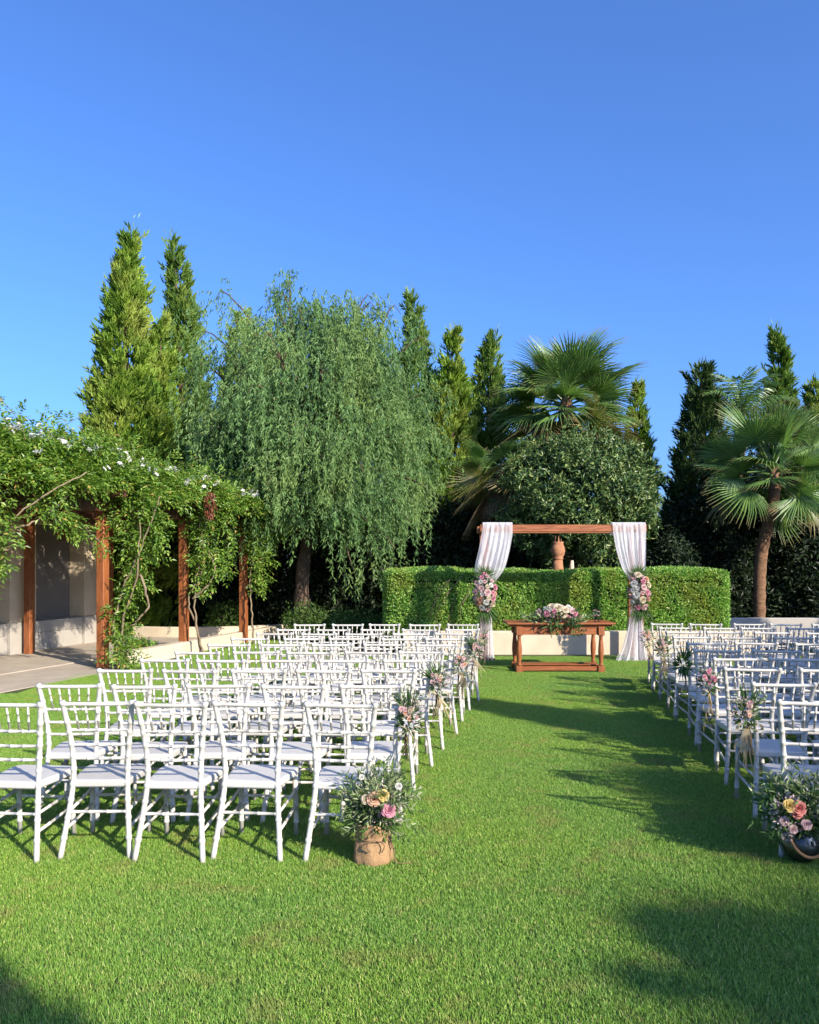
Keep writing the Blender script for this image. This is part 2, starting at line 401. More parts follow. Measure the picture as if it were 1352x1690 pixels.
# walkway under the pergola: sheet with slabs laid on it
PD = np.array([0.31, 0.95]); PD /= np.linalg.norm(PD)      # direction of the pergola
PN = np.array([-PD[1], PD[0]])                             # towards the building
PA = np.array([-5.15, 13.75])
def pg(a, b): return PA + PD * a + PN * b                  # along / across
ys = np.linspace(5.0, 20.0, 31)
path_poly = [(edge_x(y) - 0.0, y) for y in ys] + [(-3.0, 21.5), (-7.0, 22.0), (-11.5, 8.0), (-12, 5)]
path = sheet('path', path_poly, 0.006, 'paving')
slab = MB()
S = 1.24
slab.box((0, 0, 0), (S - 0.007, S - 0.007, 0.02), bev=0.004)
slab_me = slab.mesh('slab', 'paving')
ang = math.atan2(PD[1], PD[0]) - PI / 2
for i in range(-5, 6):
    for j in range(-1, 4):
        c = pg(i * S, 0.3 + j * S)
        if c[1] < 9.2 or c[1] > 19.5: continue
        if c[0] - S * 0.85 < edge_x(c[1]) - 4.2: continue
        if c[0] + S * .72 > edge_x(c[1]) - 0.02: continue
        o = obj('slab', slab_me, path, (c[0], c[1], 0.012 + random.uniform(-.002, .002)))
        o.rotation_euler = (0, 0, ang + random.uniform(-.004, .004))
# pale edging between the path and the lawn, then the kerb that starts at the post
m = MB()
e = spline([(edge_x(y), y, 0) for y in (5, 7, 9, 10.5, 12, 13, 13.5)], 30)
tn = unit(np.gradient(e, axis=0)); nn = np.stack([-tn[:, 1], tn[:, 0], np.zeros(len(e))], 1)
G = np.stack([e + [0, 0, .0], e + [0, 0, .016], e + nn * .34 + [0, 0, .016], e + nn * .34 + [0, 0, 0.0]], 1)
m.grid(G, False); o = m.obj('path_edging', 'paving'); tag(o, kind='structure')

def curved_wall(name, pts, h, t, mat, label, cat, n=30, cap=None):
    e = spline([(x, y, 0) for x, y in pts], n)
    tn = unit(np.gradient(e, axis=0)); nn = np.stack([-tn[:, 1], tn[:, 0], np.zeros(len(e))], 1)
    b = 0.012
    prof = [(0, 0), (0, h - b), (b, h), (t - b, h), (t, h - b), (t, 0)]
    G = np.stack([e + nn * a + np.array([0, 0, z]) for a, z in prof], 1)
    m = MB(); m.grid(G, False)
    k = len(prof)
    m.add(G[0], [tuple(range(k))]); m.add(G[-1], [tuple(range(k))[::-1]])
    o = m.obj(name, mat); tag(o, label, cat)
    return o
curved_wall('garden_kerb', [(-4.80, 13.95), (-4.42, 15.3), (-4.05, 16.8), (-3.55, 18.7), (-3.15, 20.2)], 0.25, 0.22, 'kerb', 'low cream rendered kerb curving along the lawn beside the pergola posts', 'kerb')
curved_wall('planter_wall', [(-3.1, 20.6), (-4.3, 19.9), (-5.6, 19.7), (-6.6, 19.9)], 0.26, 0.2, 'kerb', 'low cream wall closing the far end of the pergola walkway', 'wall')
# wall before the hedge
m = MB(); m.box((3.4, 16.0, 0.20), (7.0, 0.24, 0.50), bev=0.015)
o = m.obj('planter_wall', 'plaster'); tag(o, 'low cream rendered planter wall behind the ceremony table, under the hedge', 'wall')
m = MB(); m.box((11.6, 18.6, 0.26), (10.4, 0.24, 0.56), bev=0.015)
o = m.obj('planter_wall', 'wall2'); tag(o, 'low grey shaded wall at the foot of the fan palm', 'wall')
o = sheet('bed_soil', [(0.0, 16.1), (7.0, 16.1), (7.0, 18.4), (0.0, 18.4)], 0.33, 'soil')

# ------------------------------------------------------------------ building by the walkway
WD = np.array([0.257, 0.966]); WD /= np.linalg.norm(WD)
WN = np.array([WD[1], -WD[0]])             # out of the wall, towards the lawn
W1 = np.array([-7.02, 18.3])
wrot = np.array([[WD[0], WN[0], 0], [WD[1], WN[1], 0], [0, 0, 1]])   # local x along wall (away), y outwards
def wp(s, out, z): q = W1 - WD * s + WN * out; return (q[0], q[1], z)
bld = thing('garden_building', 'long cream building with dark recessed niches behind the pergola', 'building', (W1[0], W1[1], 0))
def wbox(name, s0, s1, o0, o1, z0, z1, mat, parent=bld, bev=0.008):
    m = MB(); c = wp((s0 + s1) / 2, (o0 + o1) / 2, (z0 + z1) / 2)
    m.box(np.array(c) - np.array(bld.location), (s1 - s0, o1 - o0, z1 - z0), wrot, bev)
    return m.obj(name, mat, parent)
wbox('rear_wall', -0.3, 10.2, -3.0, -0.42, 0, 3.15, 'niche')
s = -0.35; H = 3.0
first = True
while s < 9.5:
    w = 0.72
    wbox('pier', s, s + w, -0.40, 0.0, 0.62, H, 'wall')
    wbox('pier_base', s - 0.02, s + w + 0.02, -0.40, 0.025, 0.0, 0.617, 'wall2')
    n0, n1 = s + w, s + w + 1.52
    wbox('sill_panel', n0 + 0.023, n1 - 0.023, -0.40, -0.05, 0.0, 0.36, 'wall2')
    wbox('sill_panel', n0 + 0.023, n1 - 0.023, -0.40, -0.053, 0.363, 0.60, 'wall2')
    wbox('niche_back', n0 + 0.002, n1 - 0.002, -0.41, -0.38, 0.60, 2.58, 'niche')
    wbox('lintel', n0 + 0.002, n1 - 0.002, -0.40, -0.012, 2.582, H, 'wall')
    s = n1
wbox('roof_fascia', -0.5, 10.3, -0.5, 0.09, H + 0.003, H + 0.2, 'darkwood')
# a brown timber sign box under the lintel
sb = thing('hanging_box', 'small brown timber box hanging under the pergola before the niche', 'box', wp(1.35, .25, 2.25))
m = MB(); m.box((0, 0, 0.18), (0.40, 0.10, 0.30), wrot, .01); m.obj('body', 'darkwood', sb)
m = MB(); m.box((0, 0, 0.006), (0.28, 0.06, 0.03), wrot, .004); m.obj('lower_rail', 'darkwood', sb)
for q in (-.14, .14):
    m = MB(); p0 = np.array([0, 0, .3]) + wrot @ np.array([q, 0, 0]); m.tube([p0, p0 + [0, 0, .32]], 0.008, 5); m.obj('hanger', 'black', sb)

# ------------------------------------------------------------------ pergola
per = thing('pergola', 'orange timber pergola covered with flowering vines beside the lawn', 'pergola', (PA[0], PA[1], 0))
prot = np.array([[PD[0], PN[0], 0], [PD[1], PN[1], 0], [0, 0, 1]])
def pbox(name, a0, a1, b0, b1, z0, z1, mat, parent=per, bev=.01):
    c = pg((a0 + a1) / 2, (b0 + b1) / 2); m = MB()
    m.box((c[0] - PA[0], c[1] - PA[1], (z0 + z1) / 2), (a1 - a0, b1 - b0, z1 - z0), prot, bev)
    return m.obj(name, mat, parent)
POSTS = [-4.75, -2.38, 0.0, 2.38, 4.70]
BACK = [-5.6, -3.27, -0.92, 1.43, 3.78]
hp = 0.075
for a in POSTS: pbox('post', a - hp, a + hp, -hp, hp, 0, 2.80, 'wood')
for a in BACK: pbox('post', a - hp, a + hp, 2.86 - hp, 2.86 + hp, 0, 2.80, 'wood')
for b in (-hp - .05, hp, 2.86 - hp - .05, 2.86 + hp): pbox('beam', -7.0, 5.3, b + .002, b + .048, 2.62, 2.84, 'darkwood')
for i in range(29):
    a = -6.8 + i * 0.44
    pbox('rafter', a - .03, a + .03, -0.62, 3.3, 2.842, 2.98, 'darkwood' if i < 26 else 'wood')

# ------------------------------------------------------------------ vines on the pergola
def ztop(a):   # crest of the foliage above the beams, along the pergola
    return np.interp(a, [-7, -4.5, -2.5, -1.0, 0.2, 1.5, 3.0, 4.6, 5.6], [3.45, 3.48, 3.62, 3.66, 3.46, 3.38, 3.32, 3.2, 3.0])
def pinnate(anchor, direc, n_pairs=3, L=.085, W=.036):
    """compound leaves: anchor (k,3), direc (k,3) -> leaf pos/dir/normal"""
    k = len(anchor); direc = unit(direc)
    nrm = unit(np.array([0, 0, 1.0]) + 0.7 * rdir(k)); side = unit(np.cross(direc, nrm))
    pos, dr, nr = [], [], []
    ln = L * 2.2
    for i in range(n_pairs):
        t = (i + .6) / n_pairs
        for sg in (-1, 1):
            pos.append(anchor + direc * ln * t - np.array([0, 0, .25 * ln]) * t * t)
            dr.append(direc * .55 + side * sg * .9 + 0.25 * rdir(k) - np.array([0, 0, .15])); nr.append(nrm + .35 * rdir(k))
    pos.append(anchor + direc * ln - np.array([0, 0, .25 * ln])); dr.append(direc + .2 * rdir(k) - np.array([0, 0, .3])); nr.append(nrm)
    return np.concatenate(pos), np.concatenate(dr), np.concatenate(nr)

vl = RNG
def lump(a, b, s=1.0, ph=0.0):
    return (np.sin(a * 2.3 + ph) * np.sin(b * 2.9 + ph * 1.7) + .6 * np.sin(a * 5.1 + 1 + ph) * np.sin(b * 4.3 + 2) + .4 * np.sin(a * 9.7 + ph) * np.cos(b * 8.3)) * s

flower_me = None
def small_flower():
    V = []; T = []; r = 0.045
    for k in range(5):
        a = 2 * PI * k / 5
        c, s_ = math.cos(a), math.sin(a)
        n0 = len(V)
        V += [[0, 0, 0], [r * .6 * c - r * .42 * s_, r * .6 * s_ + r * .42 * c, .010], [r * 1.1 * c, r * 1.1 * s_, .002], [r * .6 * c + r * .42 * s_, r * .6 * s_ - r * .42 * c, .010]]
        T += [[n0, n0 + 3, n0 + 2], [n0, n0 + 2, n0 + 1]]
    n0 = len(V); V += [[.004, 0, 0], [-.004, .003, 0], [0, 0, -.045]]; T += [[n0, n0 + 1, n0 + 2]]
    return np_mesh('flower', V, T, 'white_petal', {'rnd': RNG.random(len(V))})
flower_me = small_flower()

def hang_column(pts, rad, n, ns=60):
    """clusters of leaves round a hanging run of stems"""
    c = spline(pts, ns); t = vl.random(n) * (ns - 1); i = t.astype(int)
    r = np.interp(t / (ns - 1), np.linspace(0, 1, len(rad)), rad)
    # clumped along the run
    keep = vl.random(n) < 0.35 + 0.65 * (np.sin(t / (ns - 1) * 23 + pts[0][0] * 9) > -0.2)
    off = rdir(n) * (r * vl.random(n) ** .5)[:, None]
    a = c[i] + off; d = off * 1.2 + np.array([0.15, -0.35, -0.25]) * .5 + .35 * rdir(n)
    return a[keep], d[keep]

VINES = [(-7.0, -1.25, 'thick flowering vine arching over the near end of the pergola'),
         (-1.25, 1.2, 'green vine climbing the pergola post beside the paved walkway'),
         (1.2, 3.4, 'green vine with pale bare stems twining up the middle pergola post'),
         (3.4, 5.7, 'short green vine on the far pergola post below the rafter ends')]
hang = {
    0: [([(-6.0, 10.9, 2.9), (-5.75, 11.0, 2.55), (-5.65, 11.1, 2.2), (-5.75, 11.1, 1.8), (-5.95, 11.1, 1.3)], [.5, .45, .35, .30, .2], 620),
        ([(-5.4, 11.6, 2.9), (-5.2, 11.7, 2.62), (-5.05, 12.0, 2.45), (-4.95, 12.4, 2.3)], [.3, .28, .2, .10], 260),
        ([(-5.0, 12.2, 2.42), (-4.85, 12.7, 2.2), (-4.75, 13.0, 1.95)], [.08, .05, .03], 34)],
    1: [([(-4.95, 13.7, 2.85), (-4.75, 13.75, 2.5), (-4.60, 13.8, 2.15), (-4.45, 13.8, 1.75), (-4.75, 13.75, 1.25), (-4.85, 13.7, 0.75), (-4.78, 13.7, 0.2)], [.33, .32, .30, .30, .22, .2, .24], 780),
        ([(-4.6, 13.6, 2.9), (-4.25, 13.7, 2.55), (-4.2, 13.7, 2.1)], [.28, .22, .15], 200),
        ([(-4.75, 13.5, .35), (-4.55, 13.5, .1)], [.26, .2], 110)],
    2: [([(-4.2, 15.9, 2.85), (-4.05, 15.9, 2.5), (-4.1, 15.9, 2.0), (-3.9, 15.9, 1.7), (-4.15, 15.9, 1.2)], [.3, .3, .3, .33, .14], 600),
        ([(-3.8, 15.8, 2.8), (-3.55, 15.9, 2.4), (-3.7, 15.9, 1.9), (-3.6, 15.9, 1.6)], [.25, .25, .25, .1], 260)],
    3: [([(-3.55, 18.1, 2.85), (-3.4, 18.1, 2.3), (-3.3, 18.1, 1.8), (-3.35, 18.1, 1.2)], [.3, .32, .33, .12], 520),
        ([(-2.9, 18.4, 2.85), (-2.95, 18.4, 2.55), (-3.1, 18.3, 2.3)], [.25, .2, .12], 160)],
}
stems = {
    0: [[(-6.1, 11.3, 0), (-5.9, 11.3, 1.0), (-5.9, 11.2, 1.7), (-5.5, 11.2, 2.3), (-5.0, 11.4, 2.75), (-4.6, 11.7, 3.05)],
        [(-5.9, 11.2, 1.7), (-5.65, 11.3, 2.15), (-5.25, 11.6, 2.38), (-5.0, 12.0, 2.75)],
        [(-5.2, 12.0, 2.4), (-4.95, 12.5, 2.28), (-4.75, 13.0, 1.95)]],
    1: [[(-4.85, 13.6, 0), (-4.9, 13.6, .7), (-4.8, 13.6, 1.2), (-4.5, 13.55, 1.9), (-4.25, 13.55, 2.5), (-4.15, 13.6, 2.9)],
        [(-4.78, 13.6, 0), (-4.75, 13.6, .8), (-4.5, 13.5, 1.5), (-4.45, 13.5, 2.2), (-4.4, 13.6, 2.9)],
        [(-4.45, 13.5, 1.6), (-4.3, 13.45, 1.1), (-4.45, 13.45, .85), (-4.6, 13.5, .7)]],
    2: [[(-4.0, 15.75, 0.0), (-4.1, 15.75, .6), (-4.25, 15.75, 1.0), (-4.1, 15.75, 1.5), (-4.0, 15.75, 2.2), (-3.8, 15.75, 2.85)],
        [(-3.93, 15.7, 0.0), (-4.08, 15.72, .5), (-4.12, 15.75, 1.2), (-3.95, 15.75, 1.8), (-4.05, 15.75, 2.8)],
        [(-4.15, 15.7, 1.1), (-3.85, 15.65, 1.35), (-3.72, 15.65, 1.65), (-3.85, 15.7, 2.0)]],
    3: [[(-3.42, 17.9, 0.0), (-3.45, 17.9, .7), (-3.5, 17.95, 1.3), (-3.4, 17.95, 2.0), (-3.3, 18.0, 2.85)]],
}
for vi, (a0, a1, lab) in enumerate(VINES):
    v = thing('climbing_vine', lab, 'vine', (*pg(max((a0 + a1) / 2, -4.6), -.15), 0), 0, 'flowering vines on the pergola')
    org = np.array(v.location)
    n = int(1750 * (a1 - a0))
    a = vl.uniform(a0, a1, n); b = vl.uniform(-.75, 3.1, n)
    # half of the clusters make the front slope, the rest the roof
    fr = vl.random(n) < .5
    zt = ztop(a) + lump(a, b, .13, 0.5)
    b = np.where(fr, vl.uniform(-.68, .2, n) + lump(a, zt, .08), b)
    arch = np.clip((b + .70) / .7, 0, 1) ** .5
    zlow = 2.86 + lump(a * 1.4, a, .13, 2)
    zz = np.where(fr, zlow + (zt - zlow) * arch * vl.random(n) ** .6, zt * .25 + 2.9 * .75 + (zt - 2.9) * .75 * vl.random(n) ** .3)
    xy = PA[None] + a[:, None] * PD + b[:, None] * PN
    A = np.column_stack([xy, zz])
    out = np.column_stack([-PN[0] * np.ones(n), -PN[1] * np.ones(n), np.zeros(n)])
    D = np.where(fr[:, None], out * .7, 0) + np.array([0, 0, .25]) + .75 * rdir(n)
    # wispy shoots above the crest
    k = int(60 * (a1 - a0))
    sa = vl.uniform(a0, a1, k); sb_ = vl.uniform(-.5, 1.5, k); sh = ztop(sa) + vl.random(k) ** 2 * .42
    A = np.vstack([A, np.column_stack([PA[None] + sa[:, None] * PD + sb_[:, None] * PN, sh])]); D = np.vstack([D, np.array([0, 0, .9]) + .6 * rdir(k)])
    for pts, rad, cnt in hang[vi]:
        aa, dd = hang_column(pts, [q * .85 for q in rad], int(cnt * .72)); A = np.vstack([A, aa]); D = np.vstack([D, dd])
    pos, dr, nr = pinnate(A - org, D, 3)
    k = len(pos)
    obj('foliage', leaf_mesh('foliage', 'vine', pos, dr, nr, .085 * vl.uniform(.6, 1.25, k), .038 * vl.uniform(.7, 1.2, k)), v)
    for st in stems[vi]:
        m = MB(); c = spline(st, 26); c = c + RNG.normal(0, .012, c.shape); m.tube(c - org, np.linspace(.022, .009, 26), 6); m.obj('stem', 'twig', v)
    # twiggy shoots
    for k in range(int(2.2 * (a1 - a0))):
        aa = vl.uniform(a0, a1); p0 = np.array([*pg(aa, vl.uniform(-.6, .6)), ztop(aa) - .15]) - org
        m = MB(); c = spline([p0, p0 + [vl.normal(0, .1), vl.normal(0, .1), .25], p0 + [vl.normal(0, .25), vl.normal(0, .2), .35 + .3 * vl.random()]], 8)
        m.tube(c, .004, 4); m.obj('shoot', 'twig', v)
    nf = int(7 * (a1 - a0))
    for k in range(nf):
        fa = vl.uniform(a0 + .1, a1 - .1); t = vl.random(); ft = ztop(fa)
        fb = -.85 + .8 * t; fz = 2.75 + (ft - 2.75) * (.15 + .85 * t ** .5) + .05
        c0 = np.array([*pg(fa, fb - .10), fz + .09]) - org
        for q in range(vl.integers(1, 5)):
            o = obj('flower', flower_me, v, c0 + rdir(1)[0] * .07 * (q > 0) + np.array([.02, -.05, .03]))
            o.rotation_euler = (math.radians(45) + vl.normal(0, .4), vl.normal(0, .4), vl.uniform(0, 6))
# reddish dried spray hanging off the roof near the third post
dp = P(347, 818, 15.4)
d_ = thing('dried_spray', 'reddish brown dried spray hanging from the vine near the middle post', 'dried spray', dp)
n = 160; tt = RNG.random(n)
pos = np.column_stack([RNG.normal(0, .07, n) * (1 - .6 * tt), RNG.normal(0, .05, n), .08 - .48 * tt])
obj('foliage', leaf_mesh('foliage', leafmat('dried_leaf', [(0, (.14, .04, .018)), (1, (.28, .10, .05))], .2), pos, np.array([0, -.1, -1]) + .5 * rdir(n), rdir(n), .1, .035), d_)
m = MB(); m.tube([(0, 0, .1), (0, 0, -.35)], .006, 5); m.obj('stem', 'twig', d_)

# ------------------------------------------------------------------ hedge
hx0, hx1, hy0, hy1, hz0, hz1 = -0.52, 6.42, 16.18, 17.5, 0.30, 1.63
hedge = thing('hedge', 'clipped bright green box hedge behind the ceremony arch', 'hedge', ((hx0 + hx1) / 2, (hy0 + hy1) / 2, 0))
org = np.array(hedge.location)
m = MB(); m.box(((hx0 + hx1) / 2 - org[0], (hy0 + hy1) / 2 - org[1], (hz1 + .1) / 2 - .05), (hx1 - hx0 - .24, hy1 - hy0 - .24, hz1 - .1), bev=.1)  # solid box added inside the leaves to block light
m.obj('light_block_core', 'core', hedge)
def hedge_leaves(n):
    u = RNG.random(n); cx = RNG.uniform(hx0, hx1, n); cz = RNG.uniform(hz0 - .25, hz1, n); cy = RNG.uniform(hy0, hy1, n)
    face = np.where(u < .58, 0, np.where(u < .88, 1, np.where(u < .94, 2, 3)))   # front, top, ends
    dep = RNG.random(n) ** 2 * .14
    lm = lump(cx * 1.6, cz * 2.5, .035) + lump(cx * 4, cz * 5, .02, 3)
    pos = np.column_stack([cx, cy, cz]); nr = np.zeros((n, 3))
    f = face == 0; pos[f, 1] = hy0 + dep[f] + lm[f]; nr[f] = (0, -1, 0)
    f = face == 1; pos[f, 2] = hz1 - dep[f] + .5 * lump(cx[f] * 2, cy[f] * 2, .03); nr[f] = (0, 0, 1)
    f = face == 2; pos[f, 0] = hx0 + dep[f] + lm[f]; nr[f] = (-1, 0, 0)
    f = face == 3; pos[f, 0] = hx1 - dep[f] + lm[f]; nr[f] = (1, 0, 0)
    # rounded corners
    pos[:, 2] += (pos[:, 2] > hz1 - .25) * (.025 * np.sin(pos[:, 0] * 1.3 + 1) + .018 * np.sin(pos[:, 0] * 3.7) + .012 * np.sin(pos[:, 0] * 9.1 + pos[:, 1] * 7))
    r = .34
    c = np.clip(pos, [hx0 + r, hy0 + r, -9], [hx1 - r, hy1 - r, hz1 - r * .6])
    v = pos - c; ln = np.linalg.norm(v, axis=1)
    k = ln > r; pos[k] = c[k] + v[k] / ln[k][:, None] * (r - dep[k][:, None])
    # thin places showing the dark core
    hole = (lump(pos[:, 0] * 2.1, pos[:, 2] * 3.1, 1, 4.2) > 1.0) & (face == 0) & (RNG.random(n) < .5)
    return pos[~hole], nr[~hole]
pos, nr = hedge_leaves(92000); n = len(pos)
obj('foliage', leaf_mesh('foliage', 'hedge', pos - org, nr * .5 + np.array([0, 0, .45]) + .8 * rdir(n), nr * .8 + .8 * rdir(n), .052 * RNG.uniform(.6, 1.3, n), .030 * RNG.uniform(.7, 1.2, n)), hedge)
# straggling pale shoots out of the hedge
for k in range(7):
    x = RNG.uniform(0.3, 1.1); p0 = np.array([x, hy0 + .02, RNG.uniform(.4, .9)]) - org
    m = MB(); m.tube(spline([p0, p0 + [RNG.uniform(.0, .15), -.06, .35], p0 + [RNG.uniform(.05, .4), -.08, RNG.uniform(.5, .8)]], 8), .005, 4); m.obj('shoot', 'twig', hedge)

# ------------------------------------------------------------------ conifers
def cypress_mesh(H, R, n, seed, prof_pow=.8, spire=.0, belly=.18):
    g = np.random.default_rng(seed)
    k = n // 9
    t = g.random(k * 3)
    def prof(t): return R * np.minimum(1, .55 + t / belly * .45) * np.clip(1 - t, 0, 1) ** prof_pow
    keep = g.random(k * 3) < (prof(t) / R) * .92 + .06
    t = t[keep][:k]; k = len(t)
    th = g.uniform(0, 2 * PI, k)
    ph = g.uniform(0, 6, 4)
    lm = 1 + .13 * np.sin(th * 3 + t * 17 + ph[0]) + .10 * np.sin(th * 5 - t * 31 + ph[1]) + .09 * np.sin(th * 2 + t * 53 + ph[2]) + .06 * np.sin(th * 9 + t * 71)
    rr = prof(t) * lm * (.45 + .55 * g.random(k) ** .45)
    rr += g.exponential(.035, k) * R
    lean = np.clip((t - .8) / .2, 0, 1) ** 2 * spire
    P0 = np.column_stack([rr * np.cos(th) + lean, rr * np.sin(th), t * H])
    # gather the sprays into branch plumes
    nb = max(40, k // 16); bi = g.integers(0, nb, k); use = g.random(k) < .66
    bd = unit(np.column_stack([np.cos(th[:nb]), np.sin(th[:nb]), np.full(nb, 1.5)]))
    along = g.uniform(-.30, .22, k) * (1 - .5 * t[bi])
    Q = P0[:nb][bi] + bd[bi] * along[:, None] + g.normal(0, 1, (k, 3)) * (.12 * (1.15 - t[bi]))[:, None]
    P0 = np.where(use[:, None], Q, P0); th = np.where(use, th[bi], th); t = np.where(use, t[bi], t)
    out = np.column_stack([np.cos(th), np.sin(th), np.zeros(k)])
    D = unit(out * (.55 + .3 * (1 - t))[:, None] + np.array([0, 0, .85]) + .35 * unit(g.normal(size=(k, 3))))
    side = unit(np.cross(D, out + .5 * g.normal(size=(k, 3))))
    base = np.where(use, g.random(nb)[bi], g.random(k))
    pos, dr, nr, rn, LL = [], [], [], [], []
    for j in range(9):
        q = (j % 5) / 5; sg = (j - 4) / 4
        pos.append(P0 + D * (.20 * q)[..., None] if False else P0 + D * .2 * q); dr.append(D + side * sg * .75 + .15 * g.normal(size=(k, 3)))
        nr.append(np.cross(side, D) + .4 * g.normal(size=(k, 3))); rn.append(np.clip(base * .7 + .3 * g.random(k), 0, 1)); LL.append(.17 * g.uniform(.7, 1.2, k))
    # whips at the top
    w = 14
    tw = g.uniform(.95, 1.03, w); a = g.uniform(0, 6.3, w)
    pos.append(np.column_stack([.10 * R * np.cos(a) * g.random(w) + spire * np.clip((tw - .8) / .2, 0, 1.3) ** 2, .10 * R * np.sin(a), tw * H]))
    dr.append(np.array([spire, 0, 1.0]) + .45 * g.normal(size=(w, 3))); nr.append(g.normal(size=(w, 3))); rn.append(np.full(w, .95)); LL.append(np.full(w, .22))
    pos = np.concatenate(pos); LLc = np.concatenate(LL)
    WW = LLc * .27; WW[-w:] = .022
    return leaf_arrays(pos, np.concatenate(dr), np.concatenate(nr), LLc, WW), np.concatenate(rn)

def cypress(name, label, base, H, R, mat, n, seed, pw=.8, spire=0., belly=.18, group='conifers behind the lawn'):
    t = thing(name, label, 'tree', (base[0], base[1], 0), 0, group)
    (V, T), rn = cypress_mesh(H, R, n, seed, pw, spire, belly)
    obj('crown', np_mesh('crown', V, T, mat, {'rnd': np.repeat(rn, 4)}), t)
    m = MB(); m.tube([(0, 0, -.1), (.02, 0, H * .3), (0, .02, H * .75), (spire * .7, 0, H * .97)], [R * .11, R * .09, R * .045, .012], 8); m.obj('trunk', 'bark', t)
    return t
def top_h(y, d): return CAMH + (HY - y) / FPX * d
def px(x, d): return (x - CX) / FPX * d
cypress('cypress_tree', 'tallest golden green cypress with wispy spire, above the vine-covered pergola', (px(207, 21.5), 21.5), top_h(380, 21.5), 1.62, 'cyp_gold', 108000, 11, 1.0, .22, .16)
cypress('cypress_tree', 'slim green cypress standing close behind the tallest golden one', (px(298, 23.5), 23.5), top_h(400, 23.5), 1.5, 'cyp_green', 68000, 12, .95, -.28)
cypress('cypress_tree', 'short bushy cypress filling in beneath the two tallest cypresses', (px(262, 22.4), 22.4), top_h(530, 22.4), 1.05, 'cyp_gold', 40000, 13, .7, .1)
cypress('cypress_tree', 'cypress with only its pale tip showing through the pepper tree crown', (px(398, 24.5), 24.5), top_h(512, 24.5), 1.2, 'cyp_gold', 28000, 14, .7, .1)
cypress('cypress_tree', 'bright cypress rising at the edge of the pepper tree crown', (px(686, 23.0), 23.0), top_h(490, 23.0), 1.1, 'cyp_green', 54000, 15, .9, -.16)
cypress('cypress_tree', 'narrow cypress between the pepper tree and the darker cypress beside the palm', (px(746, 22.5), 22.5), top_h(548, 22.5), 1.2, 'cyp_gold', 56000, 16, .95, 0)
cypress('cypress_tree', 'dense green cypress touching the side of the tall fan palm crown', (px(806, 24.0), 24.0), top_h(552, 24.0), 1.3, 'cyp_green', 58000, 17, .9, .2)
cypress('cypress_tree', 'yellow green cypress half hidden behind the tall fan palm', (px(1052, 23.5), 23.5), top_h(640, 23.5), 0.62, 'cyp_gold', 32000, 18, .7, 0)
cypress('cypress_tree', 'broad dark conifer beside the gap of open sky', (px(1160, 22.5), 22.5), top_h(604, 22.5), 1.4, 'cyp_dark', 62000, 19, .85, -.05)
cypress('cypress_tree', 'tall green cypress directly behind the broad fan palm', (px(1288, 24.0), 24.0), top_h(548, 24.0), 1.0, 'cyp_green', 58000, 20, .9, -.12)
cypress('cypress_tree', 'pale cypress at the picture edge behind the broad fan palm', (px(1348, 25.0), 25.0), top_h(632, 25.0), 0.95, 'cyp_gold', 32000, 21, .7, 0)

# ------------------------------------------------------------------ pepper tree
pepper = thing('pepper_tree', 'big weeping pepper tree with drooping grey green foliage behind the chairs', 'tree', (px(500, 19.4), 19.4, 0))
org = np.array(pepper.location)
CC = np.array([px(517, 19.4), 19.5, 4.6])
g = np.random.default_rng(5)
def pep_anchor(k):
    th = g.uniform(0, 2 * PI, k); u = g.uniform(-.55, 1, k)
    rad = np.sqrt(np.clip(1 - u * u, 0, 1)) * (.72 + .28 * g.random(k))
    bump = 1 + .10 * np.sin(th * 4 + 1.2) * np.cos(u * 3) + .06 * np.sin(th * 9 + u * 5)
    inn = .55 + .45 * g.random(k) ** .35
    return np.column_stack([2.5 * rad * np.cos(th) * bump * inn, 2.3 * rad * np.sin(th) * bump * inn, 3.3 * u * inn * (1 + .06 * np.sin(th * 5))]) + CC
clumps = pep_anchor(400)
extra = np.array([P(365, 500, 19.4), P(402, 520, 19.2), P(480, 474, 19.4), P(470, 490, 19.2), P(590, 500, 19.4), P(605, 515, 19.2), P(645, 515, 19.4), P(690, 560, 19.3), P(700, 640, 19.3), P(340, 600, 19.3), P(330, 680, 19.2), P(350, 560, 19.4),
                  P(560, 840, 18.3), P(600, 870, 18.2), P(640, 880, 18.2), P(575, 900, 18.2), P(540, 820, 18.4), P(670, 850, 18.4), P(690, 790, 18.5), P(455, 800, 18.5), P(420, 770, 18.5)])
clumps = np.vstack([clumps, extra])
leafP, leafD, leafR = [], [], []
tw = MB()
